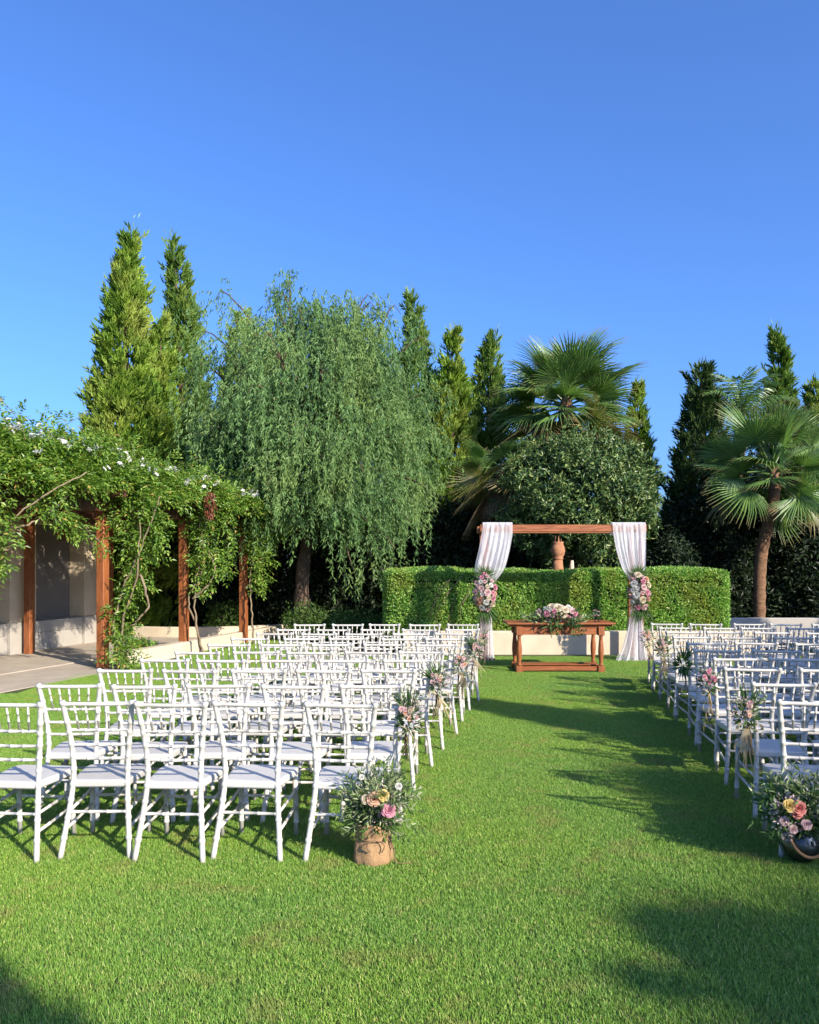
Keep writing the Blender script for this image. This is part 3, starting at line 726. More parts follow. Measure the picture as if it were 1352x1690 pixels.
for ci, c in enumerate(clumps):
    ns = 15 if ci < 400 else 14
    hr = .34 if ci < 400 else .28
    tone = g.random()
    out = unit((c - CC) * np.array([1, 1, .2]))
    cut = max(c[2] - 1.25, .35)
    s0 = c + g.normal(0, 1, (ns, 3)) * np.array([hr, hr, .22])
    o = unit(out * .8 + g.normal(0, .6, (ns, 3)) * np.array([1, 1, .2])) * g.uniform(.1, .4, (ns, 1))
    ln = np.minimum(g.uniform(.3, .95, ns), cut)
    for i in range(ns):
        k = int(ln[i] * 33) + 7
        t = np.sort(g.random(k))
        cur = s0[i] + o[i] * np.minimum(1, t * 2.2)[:, None] + np.column_stack([np.zeros(k), np.zeros(k), .12 * np.sin(np.minimum(t * 3, 1) * PI) - ln[i] * t ** 1.25])
        leafP.append(cur + g.normal(0, .014, cur.shape))
        d = np.column_stack([g.normal(0, .45, k) + o[i][0], g.normal(0, .45, k) + o[i][1], -np.full(k, .95) + .4 * g.random(k)])
        leafD.append(d); leafR.append(np.clip(tone * .45 + .55 * g.random(k), 0, 1))
    if ci % 2 == 0 or ci > 400:
        p1 = c + g.normal(0, .1, 3)
        p0 = CC + (c - CC) * .35 - np.array([0, 0, .3])
        tw.tube(spline([p0, (p0 + p1) / 2 + g.normal(0, .15, 3) + [0, 0, .1], p1, p1 + out * .25 - [0, 0, .25]], 9) - org, np.linspace(.035, .006, 9), 5)
leafP = np.concatenate(leafP); leafD = np.concatenate(leafD); leafR = np.concatenate(leafR); n = len(leafP)
print('pepper leaves', n)
obj('crown', leaf_mesh('crown', 'pepper', leafP - org, leafD, rdir(n), .118 * g.uniform(.6, 1.3, n), .025 * g.uniform(.7, 1.3, n), leafR, .1, .2), pepper)
b = tw.obj('branch_work', 'bark', pepper); tag(b, kind='stuff')
m = MB(); m.tube(spline([(0, 0, -.1), (-.03, 0, .9), (.03, .05, 1.9), (.25, .1, 3.0), (.5, .1, 4.6)], 16), np.linspace(.20, .10, 16) * (1 + .1 * np.sin(np.arange(16) * 2.1)), 12); m.obj('trunk', 'bark', pepper)
for q in ([(.25, .1, 2.9), (1.2, .2, 4.2), (2.0, .2, 5.4)], [(.1, .05, 2.4), (-1.0, -.2, 3.7), (-1.7, -.1, 5.2)], [(.35, .1, 3.6), (.4, -.9, 4.8), (.6, -1.3, 6.2)]):
    m = MB(); m.tube(spline(q, 10), np.linspace(.10, .035, 10), 8); m.obj('limb', 'bark', pepper)

# ------------------------------------------------------------------ clipped round tree
bt = thing('round_tree', 'rounded dark glossy clipped tree above the ceremony arch', 'tree', (px(944, 19.2), 19.2, 0))
org = np.array(bt.location); BC = np.array([px(953, 19.2), 19.2, CAMH + (HY - 825) / FPX * 19.2])
def ball_leaves(k, R, lm=.06, inner=.5, seed=3):
    g = np.random.default_rng(seed)
    v = unit(g.normal(size=(k, 3)))
    th = np.arctan2(v[:, 1], v[:, 0])
    b = 1 + lm * np.sin(th * 5 + v[:, 2] * 6) + lm * .8 * np.sin(th * 9 - v[:, 2] * 11) + lm * .5 * np.sin(th * 17 + v[:, 2] * 19)
    r = b * (1 - inner * g.random(k) ** 2.2)
    return v * r[:, None] * R, v, g
kk = 7200
A, v, g = ball_leaves(kk, np.array([1.72, 1.42, 1.42]), .10)
pos, dr, nr = [], [], []
for j in range(6):
    pos.append(A + v * .02 * j); dr.append(v * .5 + 1.0 * unit(g.normal(size=(kk, 3))) + [0, 0, .1]); nr.append(v + .6 * g.normal(size=(kk, 3)))
pos = np.concatenate(pos) + BC - org; n = len(pos)
obj('crown', leaf_mesh('crown', 'ball', pos, np.concatenate(dr), np.concatenate(nr), .125 * g.uniform(.6, 1.2, n), .052 * g.uniform(.7, 1.2, n)), bt)
m = MB(); m.tube([(0, 0, 0), (0, 0, 1.2), (.05, 0, 1.9), (.1, 0, 3.0)], [.09, .075, .075, .05], 10); m.obj('trunk', 'bark', bt)
for q in ([(.03, 0, 1.7), (.6, .1, 2.4), (1.0, .1, 3.0)], [(.03, 0, 1.6), (-.5, -.2, 2.3), (-.9, -.3, 3.1)], [(.05, 0, 1.9), (.1, .5, 2.6), (.1, .9, 3.3)]):
    m = MB(); m.tube(spline(q, 8), np.linspace(.05, .02, 8), 7); m.obj('limb', 'bark', bt)

for k in range(60):
    v_ = unit(g.normal(size=3)); v_[1] = -abs(v_[1]) * .8; p0 = BC - org + v_ * np.array([1.7, 1.42, 1.4])
    c_ = spline([p0 * .97 + .03 * (BC - org), p0 + v_ * .12, p0 + v_ * .2 + [0, 0, .1]], 6); n_ = 16; i_ = g.integers(1, 6, n_)
    m = MB(); LV, LT = leaf_arrays(c_[i_], v_ + 1.0 * unit(g.normal(size=(n_, 3))), g.normal(size=(n_, 3)), .12 * g.uniform(.7, 1.2, n_), .05)
    link(bpy.data.objects.new('shoot', np_mesh('shoot', LV, LT, 'ball', {'rnd': np.repeat(g.uniform(.4, 1, n_), 4)})), bt)
# palm trunk shown as an urn-shaped stump, and small post behind the hedge
d = 17.75
ur = thing('urn_shaped_stump', 'rough orange-brown palm stump shaped like an urn behind the hedge, seen under the arch beam', 'stump', (px(921, d), d, 0))
MT['terracotta'] = surf('terracotta', (.34, .13, .06), (.52, .25, .13), 9, .9, .5, 40)  # orange-brown colour of the stump
m = MB(); m.lathe([(.13, 0), (.13, 1.62), (.115, 1.70), (.10, 1.85)], 18); m.obj('plinth', 'terracotta', ur)
m = MB(); m.lathe([(.10, 1.852), (.125, 1.875), (.10, 1.90), (.135, 1.95), (.155, 2.03), (.15, 2.10), (.125, 2.17), (.11, 2.20), (.13, 2.24), (.115, 2.24), (.09, 2.19), (.05, 2.1)], 18, caps=False); m.obj('bowl', 'terracotta', ur)
for k in range(7):
    a_ = k * .9; m = MB(); m.add([[.09 * math.cos(a_), .09 * math.sin(a_), 2.2], [.09 * math.cos(a_ + .5), .09 * math.sin(a_ + .5), 2.2], [.07 * math.cos(a_ + .3), .07 * math.sin(a_ + .3), 2.33 + .03 * (k % 3)]], [(0, 1, 2)]); m.obj('dried_leaf', 'terracotta', ur)
m = MB(); m.tube([(0, 0, 0), (0, 0, 1.70), (.01, 0, 1.84)], [.05, .05, .03], 10); o = m.obj('garden_post', 'plaster'); o.location = (px(943, d), d - .05, 0)
tag(o, 'pale stub of a post beside the urn-shaped stump behind the hedge', 'post')

# ------------------------------------------------------------------ shrubs in the shade, which is put into their dark leaf colour
def shrub(label, c, R, k, seed, mat='shrub', L=.11, group='shrubs in the shade', name='shrub', z0=0):
    t = thing(name, label, 'shrub', (c[0], c[1], z0), 0, group)
    A, v, g = ball_leaves(k, np.array(R), .12, .6, seed)
    A = A + np.array([0, 0, R[2] * .85]); A[:, 2] = np.abs(A[:, 2] - .02) + .02
    pos = np.concatenate([A + .05 * g.normal(size=A.shape) for _ in range(4)]); vv = np.concatenate([v] * 4); n = len(pos)
    obj('foliage', leaf_mesh('foliage', mat, pos, vv * .4 + unit(g.normal(size=(n, 3))) + [0, 0, .15], vv + .7 * g.normal(size=(n, 3)), L * g.uniform(.6, 1.3, n), L * .42 * g.uniform(.7, 1.2, n)), t)
    for q in range(4):
        a = q * 1.7 + seed; m = MB(); m.tube(spline([(.05 * math.cos(a), .05 * math.sin(a), 0), (.3 * R[0] * math.cos(a), .3 * R[1] * math.sin(a), R[2] * .7), (.55 * R[0] * math.cos(a), .55 * R[1] * math.sin(a), R[2] * 1.3)], 7), np.linspace(.04, .012, 7), 6); m.obj('branch', 'bark', t)
    return t
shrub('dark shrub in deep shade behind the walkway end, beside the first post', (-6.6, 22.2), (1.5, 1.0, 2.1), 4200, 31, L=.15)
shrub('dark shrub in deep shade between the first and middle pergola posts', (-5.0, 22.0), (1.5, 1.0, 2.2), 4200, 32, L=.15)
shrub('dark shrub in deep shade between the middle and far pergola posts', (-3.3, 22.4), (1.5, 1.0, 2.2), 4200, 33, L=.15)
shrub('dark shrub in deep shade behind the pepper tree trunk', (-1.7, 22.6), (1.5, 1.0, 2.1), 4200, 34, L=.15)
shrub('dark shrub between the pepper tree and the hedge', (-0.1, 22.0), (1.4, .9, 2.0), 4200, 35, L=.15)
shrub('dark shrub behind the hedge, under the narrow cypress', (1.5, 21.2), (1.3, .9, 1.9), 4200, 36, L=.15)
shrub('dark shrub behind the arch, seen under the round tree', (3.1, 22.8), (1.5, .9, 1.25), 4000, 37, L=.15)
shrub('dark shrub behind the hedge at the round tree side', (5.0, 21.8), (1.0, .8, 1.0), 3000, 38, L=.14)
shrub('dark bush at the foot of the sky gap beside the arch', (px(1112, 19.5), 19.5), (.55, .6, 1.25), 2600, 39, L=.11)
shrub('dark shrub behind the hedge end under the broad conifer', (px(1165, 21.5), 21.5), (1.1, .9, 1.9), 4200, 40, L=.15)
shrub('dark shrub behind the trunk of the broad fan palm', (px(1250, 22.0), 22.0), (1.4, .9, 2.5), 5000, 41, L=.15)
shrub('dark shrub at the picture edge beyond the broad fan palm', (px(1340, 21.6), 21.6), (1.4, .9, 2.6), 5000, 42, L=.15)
shrub('low sunlit green shrub at the pepper tree foot beside the hedge', (px(585, 18.2), 18.2), (1.05, .5, .36), 1500, 43, 'cover', .08, 'low plants by the hedge', 'low_shrub')
shrub('small leafy plant at the base of the pepper tree trunk', (px(505, 18.7), 18.7), (.5, .4, .45), 700, 44, 'cover', .08, 'low plants by the hedge', 'low_shrub')
shrub('small reddish tipped plant between the far pergola posts', (px(372, 20.6), 20.6), (.45, .35, .42), 500, 45, 'cover', .09, 'low plants by the hedge', 'low_shrub')
shrub('leafy seedling on the walkway beside the vine', (px(238, 15.4), 15.4), (.22, .2, .17), 120, 46, 'vine', .09, 'low plants by the hedge', 'low_shrub')

# ------------------------------------------------------------------ palms
def fan_frond(seed, pet=.75, R=1.0, nseg=40, spread=118, droop=.28, fold=.12):
    g = np.random.default_rng(seed)
    V, F, tip = [], [], []
    # petiole
    c = spline([(0, 0, 0), (pet * .5, 0, .05), (pet, 0, 0.0)], 6)
    tv, tf = tube(c, np.linspace(.028, .014, 6), 5)
    V += tv.tolist(); F += [list(q) for q in tf]; tip += [0.0] * len(tv)
    for i in range(nseg):
        u = i / (nseg - 1) * 2 - 1; a = math.radians(spread) * u
        L = R * (.72 + .28 * math.cos(a)) * g.uniform(.93, 1.05)
        dx, dy = math.cos(a), math.sin(a); sx, sy = -dy, dx
        da = math.radians(spread) * 2 / (nseg - 1)
        n0 = len(V)
        st = [.05, .25, .42, .72, 1.0]
        tw = g.normal(0, .06); dr = droop * g.uniform(.6, 1.4)
        for t in st:
            r = L * t
            w = min(r * da * .5, R * .44 * da * .5) * (1 if t < .4 else 1 - (t - .4) * 1.35)
            if t == 1.0: w = .003
            z = -fold * (r / R) ** 2 * abs(u) * .8 - dr * max(0, t - .5) ** 2 * L * 2.2 + .10 * math.cos(a) * r * 0
            lat = tw * max(0, t - .55) * L
            cx, cy = pet + dx * r + sx * lat, dy * r + sy * lat
            ridge = w * .8
            V += [[cx - sx * w, cy - sy * w, z], [cx, cy, z + ridge], [cx + sx * w, cy + sy * w, z]]
            tip += [t] * 3
        for k in range(len(st) - 1):
            b = n0 + k * 3
            F += [[b, b + 3, b + 4, b + 1], [b + 1, b + 4, b + 5, b + 2]]
    m = MB(); m.add(V, [tuple(q) for q in F])
    return m, tip
FR = {}
def seg_rnd(tip, key):
    g = np.random.default_rng(key + 90); n = len(tip); k = (n - 32) // 15
    return np.concatenate([np.full(n - k * 15, .4), np.repeat(g.random(k), 15)])
def frond_mesh(key, mat, **kw):
    k = (key, mat, tuple(sorted(kw.items())))
    if k not in FR:
        m, tip = fan_frond(key * 7 + 1, **kw)
        FR[k] = m.mesh('frond', mat, {'tip': tip, 'rnd': seg_rnd(tip, key)})
    return FR[k]
def frond_rot(az, el, roll):
    return (Matrix.Rotation(az, 4, 'Z') @ Matrix.Rotation(-el, 4, 'Y') @ Matrix.Rotation(roll, 4, 'X')).to_euler()
def fan_palm(label, base, crown, n, seed, pet=.75, R=1.0, trunk_r=.17, lo=-55, hi=82, old=.25, group='fan palms', bend=(0, 0)):
    t = thing('fan_palm', label, 'palm', (base[0], base[1], 0), 0, group)
    g = np.random.default_rng(seed)
    top = np.array(crown) - np.array([base[0], base[1], 0])
    c = spline([(0, 0, -.1), (top[0] * .3 + bend[0], top[1] * .3, top[2] * .45), (top[0] * .75 + bend[1], top[1] * .7, top[2] * .8), top], 40)
    rr = np.linspace(trunk_r * 1.15, trunk_r * .95, 40) * (1 + .07 * np.sin(np.arange(40) * 2.9)) ; rr[-4:] *= np.array([.95, .85, .7, .5])
    m = MB(); m.tube(c, rr, 14); m.obj('trunk', 'palmbark', t)
    # leaf bases left on the trunk
    boot = MB(); boot.add([[-.05, 0, 0], [.05, 0, 0], [.035, -.035, .12], [-.035, -.035, .12], [0, -.055, .17]], [(0, 1, 2, 3), (3, 2, 4)])
    bm_ = boot.mesh('leaf_base', 'palmbark')
    for k in range(70):
        tt = .35 + .62 * (k / 70); i = int(tt * 39); a = k * 2.4
        o = obj('leaf_base', bm_, t, c[i] + rr[i] * .9 * np.array([math.sin(a), -math.cos(a), 0])); o.rotation_euler = (-.25, 0, a)
    for k in range(n):
        u = (k + .5) / n
        el = math.radians(hi + (lo - hi) * u ** .85 + g.normal(0, 6)); az = k * 2.39996 + g.normal(0, .15)
        mat = 'frond' if u < 1 - old * 2 else ('frond_y' if u < 1 - old * .55 else 'frond_old')
        kk = int(g.integers(0, 4))
        o = obj('frond', frond_mesh(kk, mat, pet=pet, R=R, droop=.10 + .10 * kk, spread=105 + 6 * kk), t, top + np.array([0, 0, -.05 - .35 * u]))
        o.rotation_euler = frond_rot(az, el, g.normal(0, .5)); s = g.uniform(.85, 1.1) * (.8 if u < .12 else 1)
        o.scale = (s, s, s)
    return t
d = 19.6
fan_palm('broad fan palm with leaning trunk at the picture edge, in front of dark shrubs', (px(1253, d), d), (px(1272, d), d - .1, CAMH + (HY - 765) / FPX * d), 40, 51, .95, 1.02, .13, -40, 82, .02, bend=(-.05, .12))
d = 21.6
fan_palm('tall fan palm rising out of the round clipped tree', (px(924, d), d), (px(935, d), d, CAMH + (HY - 655) / FPX * d), 64, 52, .95, 1.18, .2, -50, 88, .10)
d = 20.0
fan_palm('small fan palm with drooping fronds beside the round tree', (px(826, d), d - .1), (px(826, d), d - .1, CAMH + (HY - 768) / FPX * d), 18, 53, .6, 1.0, .12, -60, 40, .3)

def feather_frond(seed, L=1.7):
    g = np.random.default_rng(seed); m = MB(); tip = []
    c = spline([(0, 0, 0), (L * .4, 0, .32), (L * .8, 0, .22), (L * 1.05, 0, -.25)], 24)
    V, F = tube(c, np.linspace(.02, .005, 24), 5); m.add(V, F); tip += [0.] * len(V)
    for i in range(70):
        t = .12 + .88 * i / 70; p = c[min(23, int(t * 23))]; sg = 1 if i % 2 else -1
        ll = .5 * math.sin(min(1, t * 1.1) * PI * .85 + .3) + .08
        e = p + np.array([.16, sg * ll * .55, -ll * .75]) + g.normal(0, .03, 3); mid = (p + e) / 2 + np.array([.0, sg * .06, .07])
        w = np.array([.016, 0, 0])
        m.add([p - w * .5, p + w * .5, mid + w, mid - w, e], [(0, 1, 2, 3), (3, 2, 4)]); tip += [0, 0, .5, .5, 1.]
    return m.mesh('frond', 'frond', {'tip': tip, 'rnd': np.full(len(tip), .3)})
d = 22.5
fp = thing('feather_palm', 'feathery palm crown peeping out behind the broad fan palm', 'palm', (px(1222, d), d, 0))
top = np.array([0, 0, CAMH + (HY - 692) / FPX * d])
m = MB(); m.tube([(0, 0, 0), (0, 0, top[2] * .5), top], [.16, .14, .12], 12); m.obj('trunk', 'palmbark', fp)
ff = [feather_frond(s) for s in (1, 2, 3)]
for k in range(22):
    u = k / 22; o = obj('frond', ff[k % 3], fp, top); o.rotation_euler = frond_rot(k * 2.4, math.radians(75 - 85 * u), 0); o.scale = (.8, .8, .8)

# ------------------------------------------------------------------ flowers
def rose_mesh(mat, seed, open_=1.0):
    g = np.random.default_rng(seed); m = MB(); rn = []
    for j, (np_, r, h, fl) in enumerate(((3, .32, .62, .0), (4, .5, .66, .10), (5, .72, .58, .24), (6, .85, .42, .38))):
        for k in range(np_):
            a0 = 2 * PI * (k + .5 * j) / np_ + g.normal(0, .12)
            sp = 2 * PI / np_ * .62
            G = np.zeros((5, 4, 3))
            for a in range(5):
                u = a / 2 - 1
                for b in range(4):
                    v = b / 3
                    an = a0 + u * sp * (.45 + .55 * math.sin(min(1, v * 1.2) * PI * .5)) * (1 - .25 * v ** 4)
                    rr = r * (.2 + .8 * v ** .55) + fl * open_ * v ** 2.5 - .06 * abs(u) * v
                    z = h * v * (1.0) - fl * .55 * open_ * v ** 3 - .10 * abs(u) ** 2 * v + g.normal(0, .012)
                    G[a, b] = (rr * math.cos(an), rr * math.sin(an), z)
            m.grid(G, True); rn += [g.random() * .8 + .2 * q for q in np.repeat(g.random(), 20)]
    me = m.mesh('rose', mat, {'rnd': rn}); return me
ROSE = {c: [rose_mesh(c + '_petal', i * 5 + 3, o) for i, o in enumerate((1.0, .6))] for c in ('pink', 'pale', 'cream', 'white', 'peach', 'yellow', 'coral')}
def put_rose(parent, pos, out, size, col, name='rose'):
    o = obj(name, ROSE[col][int(RNG.integers(0, 2))], parent, pos)
    q = Vector(out).to_track_quat('Z', 'Y'); e = (q @ Matrix.Rotation(RNG.uniform(0, 6), 3, 'Z').to_quaternion()).to_euler()
    o.rotation_euler = e; o.scale = (size, size, size); return o

def sprays(n, centre, radii, L, W, up=0.3, out=1.0, seed=1):
    g = np.random.default_rng(seed); v = unit(g.normal(size=(n, 3)))
    p = np.array(centre) + v * np.array(radii) * (.5 + .5 * g.random((n, 1)))
    return p, v * out + np.array([0, 0, up]) + .5 * unit(g.normal(size=(n, 3))), v + .6 * g.normal(size=(n, 3)), L * g.uniform(.6, 1.3, n), W * g.uniform(.7, 1.2, n)
def spray_obj(name, mat, parent, *a, **k):
    p, d, nr, L, W = sprays(*a, **k); return obj(name, leaf_mesh(name, mat, p, d, nr, L, W), parent)

def palm_sprig(parent, base, direc, L, seed, mat='sprig', n=16, spread=1.1):
    """fan of stiff narrow leaves from one base"""
    g = np.random.default_rng(seed); direc = unit(np.array(direc, float)); s = unit(np.cross(direc, [0.2, 1, .1])); 
    ang = np.linspace(-spread, spread, n)
    d = np.cos(ang)[:, None] * direc + np.sin(ang)[:, None] * s + .06 * g.normal(size=(n, 3))
    p = np.tile(np.array(base, float), (n, 1)) + d * L * .08
    return obj('palm_sprig', leaf_mesh('palm_sprig', mat, p, d, np.tile([0, -1., .2], (n, 1)) + .3 * g.normal(size=(n, 3)), L * g.uniform(.75, 1.05, n), L * .075, None, .2, .05), parent)

def sprig(parent, pts, k, L, W, mat, seed, name='sprig', stem_r=.0022):
    """a stem with leaves in pairs"""
    g = np.random.default_rng(seed); c = spline(pts, 14); m = MB()
    V, F = tube(c, np.linspace(stem_r, stem_r * .5, 14), 4); m.add(V, F)
    i = np.repeat(np.linspace(3, 13, k).astype(int), 2); tn = unit(np.gradient(c, axis=0))[i]
    sd = unit(np.cross(tn, g.normal(size=tn.shape)))
    LV, LT = leaf_arrays(c[i], tn * .8 + sd * np.tile([1, -1], k)[:, None] * .8 + .2 * g.normal(size=tn.shape), g.normal(size=tn.shape), L * g.uniform(.7, 1.2, 2 * k), W)
    m.add(LV, [tuple(q) for q in LT])
    rn = np.concatenate([np.full(len(V), .2), np.repeat(g.random(2 * k), 4)])
    return link(bpy.data.objects.new(name, m.mesh(name, mat, {'rnd': rn})), parent)

# ------------------------------------------------------------------ ceremony arch
AX0, AX1, AY, AZ = 1.385, 4.215, 14.95, 2.47
AYB = 15.62
arch = thing('ceremony_arch', 'orange timber ceremony arch draped with white tulle in front of the hedge', 'arch', ((AX0 + AX1) / 2, (AY + AYB) / 2, 0))
ao = np.array(arch.location)
def abox(name, c, s, mat='wood', bev=.006, parent=arch, org=ao):
    m = MB(); m.box(np.array(c) - org, s, None, bev); return m.obj(name, mat, parent)
pw = .095
for x in (AX0, AX1):
    for y in (AY, AYB):
        abox('post', (x, y, (AZ - .13) / 2), (pw, pw, AZ - .13))
        abox('foot', (x, y - .06, .02), (.34, .10, .04))
    abox('side_beam', (x, (AY + AYB) / 2, AZ - .066), (pw - .01, AYB - AY - .13, .12))
for y in (AY, AYB): abox('top_beam', ((AX0 + AX1) / 2, y, AZ - .064), (AX1 - AX0 + .2, .125, .13), 'woodx')

def curtain(label, rows, seed, folds=5, dy=0.0):
    """rows: (x0,x1,y,z,amp) from the back of the beam, over it, to the ground"""
    t = thing('tulle_curtain', label, 'curtain', (rows[-1][0], AY, 0), 0, 'tulle drapes on the arch')
    to = np.array(t.location)
    for pn in range(2):
        g = np.random.default_rng(seed + pn); R_ = np.array(rows, float)
        fine = spline(R_[:, :3], 60); f2 = spline(np.column_stack([R_[:, 3], R_[:, 4], np.zeros(len(R_))]), 60)
        M = 64; u = np.linspace(0, 1, M); ph = g.uniform(0, 6, 3)
        w2 = np.cos(u * folds * 2 * PI + ph[2]); uw = u + .05 * np.sin(u * 7 + ph[1])
        G = np.zeros((60, M, 3))
        for i in range(60):
            x0, x1, y = fine[i]; z, amp = f2[i][:2]
            q = i / 60; w = np.sin(uw * folds * 2 * PI + ph[0] + 1.6 * q) + .55 * np.sin(u * folds * 3.3 * PI + ph[1] - 3 * q) + .35 * np.sin(u * folds * 7.1 + ph[2] + 5 * q)
            uu = u + .018 * w2 * min(1, amp * 20)
            wob = np.sin(i * .12 + u * 5) * .006
            G[i, :, 0] = x0 + (x1 - x0) * uu + wob
            G[i, :, 1] = y + amp * w + pn * (.0 if i < 14 else min(.06, (i - 14) * .006)) * 1.0 + pn * .012 * (1 if i > 14 else -1)
            G[i, :, 2] = z + (.012 * w2 if z < .05 else 0) + pn * .008 * (1 if i < 14 else 0)
        m = MB(); m.grid(G - to); m.obj('panel', 'sheer', t)
    return t
def X(x): return px(x, AY - .1)
def Z(y): return CAMH - (y - HY) / FPX * (AY - .1)
fy = AY - .085; by = AY + .085
curtain('white tulle curtain hanging straight to the grass at the chair side of the arch', [
    (X(797), X(846), by, 2.28, .006), (X(797), X(846), by, 2.49, .004), (X(797), X(846), AY, 2.50, .003), (X(797), X(846), fy, 2.485, .006), (X(795), X(846), fy, 2.3, .012), (X(790), X(841), fy - .02, 2.0, .022),
    (X(784), X(833), fy - .03, 1.68, .03), (X(789), X(822), fy - .02, 1.5, .03), (X(797), X(808), fy, 1.30, .03), (X(796), X(811), fy, 1.0, .03), (X(793), X(813), fy, .7, .035), (X(791), X(815), fy, .3, .04), (X(789), X(818), fy, .012, .045), (X(788), X(822), fy - .07, .010, .03)], 71)
curtain('white tulle curtain sweeping out over the grass at the palm side of the arch', [
    (X(1011), X(1066), by, 2.28, .006), (X(1011), X(1066), by, 2.49, .004), (X(1011), X(1066), AY, 2.50, .003), (X(1011), X(1066), fy, 2.485, .006), (X(1013), X(1067), fy, 2.3, .012), (X(1018), X(1066), fy - .02, 2.0, .02),
    (X(1028), X(1065), fy - .03, 1.66, .028), (X(1038), X(1062), fy - .02, 1.5, .03), (X(1046), X(1057), fy, 1.32, .03), (X(1043), X(1059), fy, 1.0, .03), (X(1038), X(1062), fy - .02, .65, .04), (X(1029), X(1066), fy - .05, .3, .05), (X(1016), X(1072), fy - .09, .012, .055), (X(1014), X(1074), fy - .16, .010, .03)], 75)

def garland(label, cx, seed):
    c = np.array([X(cx), AY - .16, Z(977)])
    t = thing('flower_garland', label, 'flower garland', c, 0, 'rose garlands on the arch'); g = np.random.default_rng(seed)
    spray_obj('foliage', 'sprig', t, 240, (0, .02, -.02), (.20, .10, .36), .11, .035, seed=seed)
    spray_obj('filler_blossom', 'tiny', t, 90, (0, -.03, 0), (.2, .10, .32), .04, .026, seed=seed + 1)
    palm_sprig(t, (-.02, 0, .28), (-.15, -.1, 1), .26, seed, n=18, spread=1.2); palm_sprig(t, (.04, 0, .28), (.4, -.1, 1), .20, seed + 2, n=12)
    palm_sprig(t, (.05, 0, -.25), (.25, -.1, -1), .34, seed + 3, n=14, spread=.6); palm_sprig(t, (-.03, 0, -.28), (-.1, -.15, -1), .3, seed + 4, n=12, spread=.5)
    cols = ['pale', 'white', 'pink', 'cream', 'pale', 'peach', 'pale', 'white', 'cream', 'pale']
    k = 0; pts = []
    for tr in range(900):
        if k >= 30: break
        th = g.uniform(0, 2 * PI); r = g.random() ** .5; p = np.array([r * math.cos(th) * .185, 0, r * math.sin(th) * .33])
        p[1] = -.12 * math.sqrt(max(0, 1 - r * r)) - .02
        s = g.choice([.058, .05, .038])
        if any(np.linalg.norm(p - q) < (s + s2) * .95 for q, s2 in pts): continue
        pts.append((p, s)); put_rose(t, p, (p[0] * 2.2, -.35, p[2] * .9 + .03), s, cols[int(g.integers(0, 10))]); k += 1
garland('cascade of pink and cream roses on the chair side curtain of the arch', 800, 81)
garland('cascade of pink, peach and cream roses on the palm side curtain of the arch', 1053, 91)

# ------------------------------------------------------------------ ceremony table
TY = 13.5
def TX(x): return px(x, TY - .28)
tb = thing('ceremony_table', 'orange wooden altar table with turned legs under the arch', 'table', (TX(925), TY, 0)); to = np.array(tb.location)
x0, x1 = TX(836), TX(1015); l0, l1 = TX(857), TX(992); ty0, ty1 = TY - .28, TY + .28
def tbox(name, c, s, mat='woodx', bev=.006): return abox(name, c, s, mat, bev, tb, to)
tbox('tabletop', ((x0 + x1) / 2, TY, .790), (x1 - x0, .72, .034), bev=.010)
tbox('tabletop_rim', ((x0 + x1) / 2, TY, .758), (x1 - x0 - .10, .64, .028))
for y in (ty0, ty1): tbox('apron', ((l0 + l1) / 2, y, .676), (l1 - l0 - .10, .03, .13))
for x in (l0, l1): tbox('apron', (x, TY, .676), (.03, ty1 - ty0 - .10, .13))
tbox('apron_moulding', ((l0 + l1) / 2, ty0 - .017, .622), (l1 - l0 - .10, .012, .022))
for q in (.18, .27, .73, .82): tbox('apron_peg', (l0 + (l1 - l0) * q, ty0 - .018, .69), (.018, .012, .05), 'darkwood', .003)
leg_m = MB(); leg_m.lathe([(.026, .115), (.034, .125), (.026, .14), (.028, .16), (.040, .25), (.046, .33), (.044, .40), (.034, .50), (.027, .56), (.036, .572), (.027, .585), (.03, .60)], 14)
leg_me = leg_m.mesh('leg', 'wood')
for x in (l0, l1):
    for y in (ty0, ty1):
        lg = obj('leg', leg_me, tb, np.array([x, y, 0]) - to); lo_ = np.array([x, y, 0])
        abox('leg_block', (x, y, .67), (.10, .10, .145), 'wood', .006, lg, lo_); abox('foot_block', (x, y, .056), (.105, .105, .112), 'wood', .006, lg, lo_)
for y in (ty0, ty1): tbox('stretcher', ((l0 + l1) / 2, y, .065), (l1 - l0 - .108, .05, .07))
for x in (l0, l1): tbox('stretcher', (x, TY, .065), (.05, ty1 - ty0 - .108, .07), 'wood')
tbox('lower_shelf', ((l0 + l1) / 2, TY, .108), (l1 - l0 - .01, .36, .016))
m = MB(); c = np.array([TX(963), TY - .10, .118]); m.box((0, 0, .016), (.085, .05, .03), None, .006); o = m.obj('small_case', 'black'); o.location = c
tag(o, 'small black case lying on the lower shelf of the table', 'case')

ta = thing('table_arrangement', 'wide arrangement of pink and cream roses on the ceremony table', 'flower arrangement', (TX(921), TY - .20, .807))
g = np.random.default_rng(101)
spray_obj('foliage', 'sprig', ta, 300, (0, 0, .05), (.44, .17, .14), .13, .04, seed=5)
spray_obj('grey_foliage', 'olive', ta, 160, (-.05, -.05, .02), (.48, .16, .12), .12, .03, seed=6)
spray_obj('filler_blossom', 'tiny', ta, 130, (0, -.03, .10), (.38, .14, .14), .035, .025, seed=7)
for k in range(9):
    a = g.uniform(-.3, .3); sprig(ta, [(a * .6, -.12, .06), (a * 1.1, -.24, .02), (a * 1.3, -.28, -.13 - .05 * g.random())], 7, .08, .026, 'sprig', 200 + k)
for k, sx in enumerate((-1, 1, -1)):
    sprig(ta, [(sx * .3, -.05, .06), (sx * .45, -.06, .10), (sx * (.54 + .03 * k), -.06, .05 + .04 * k)], 7, .07, .03, 'olive', 220 + k)
pts = []
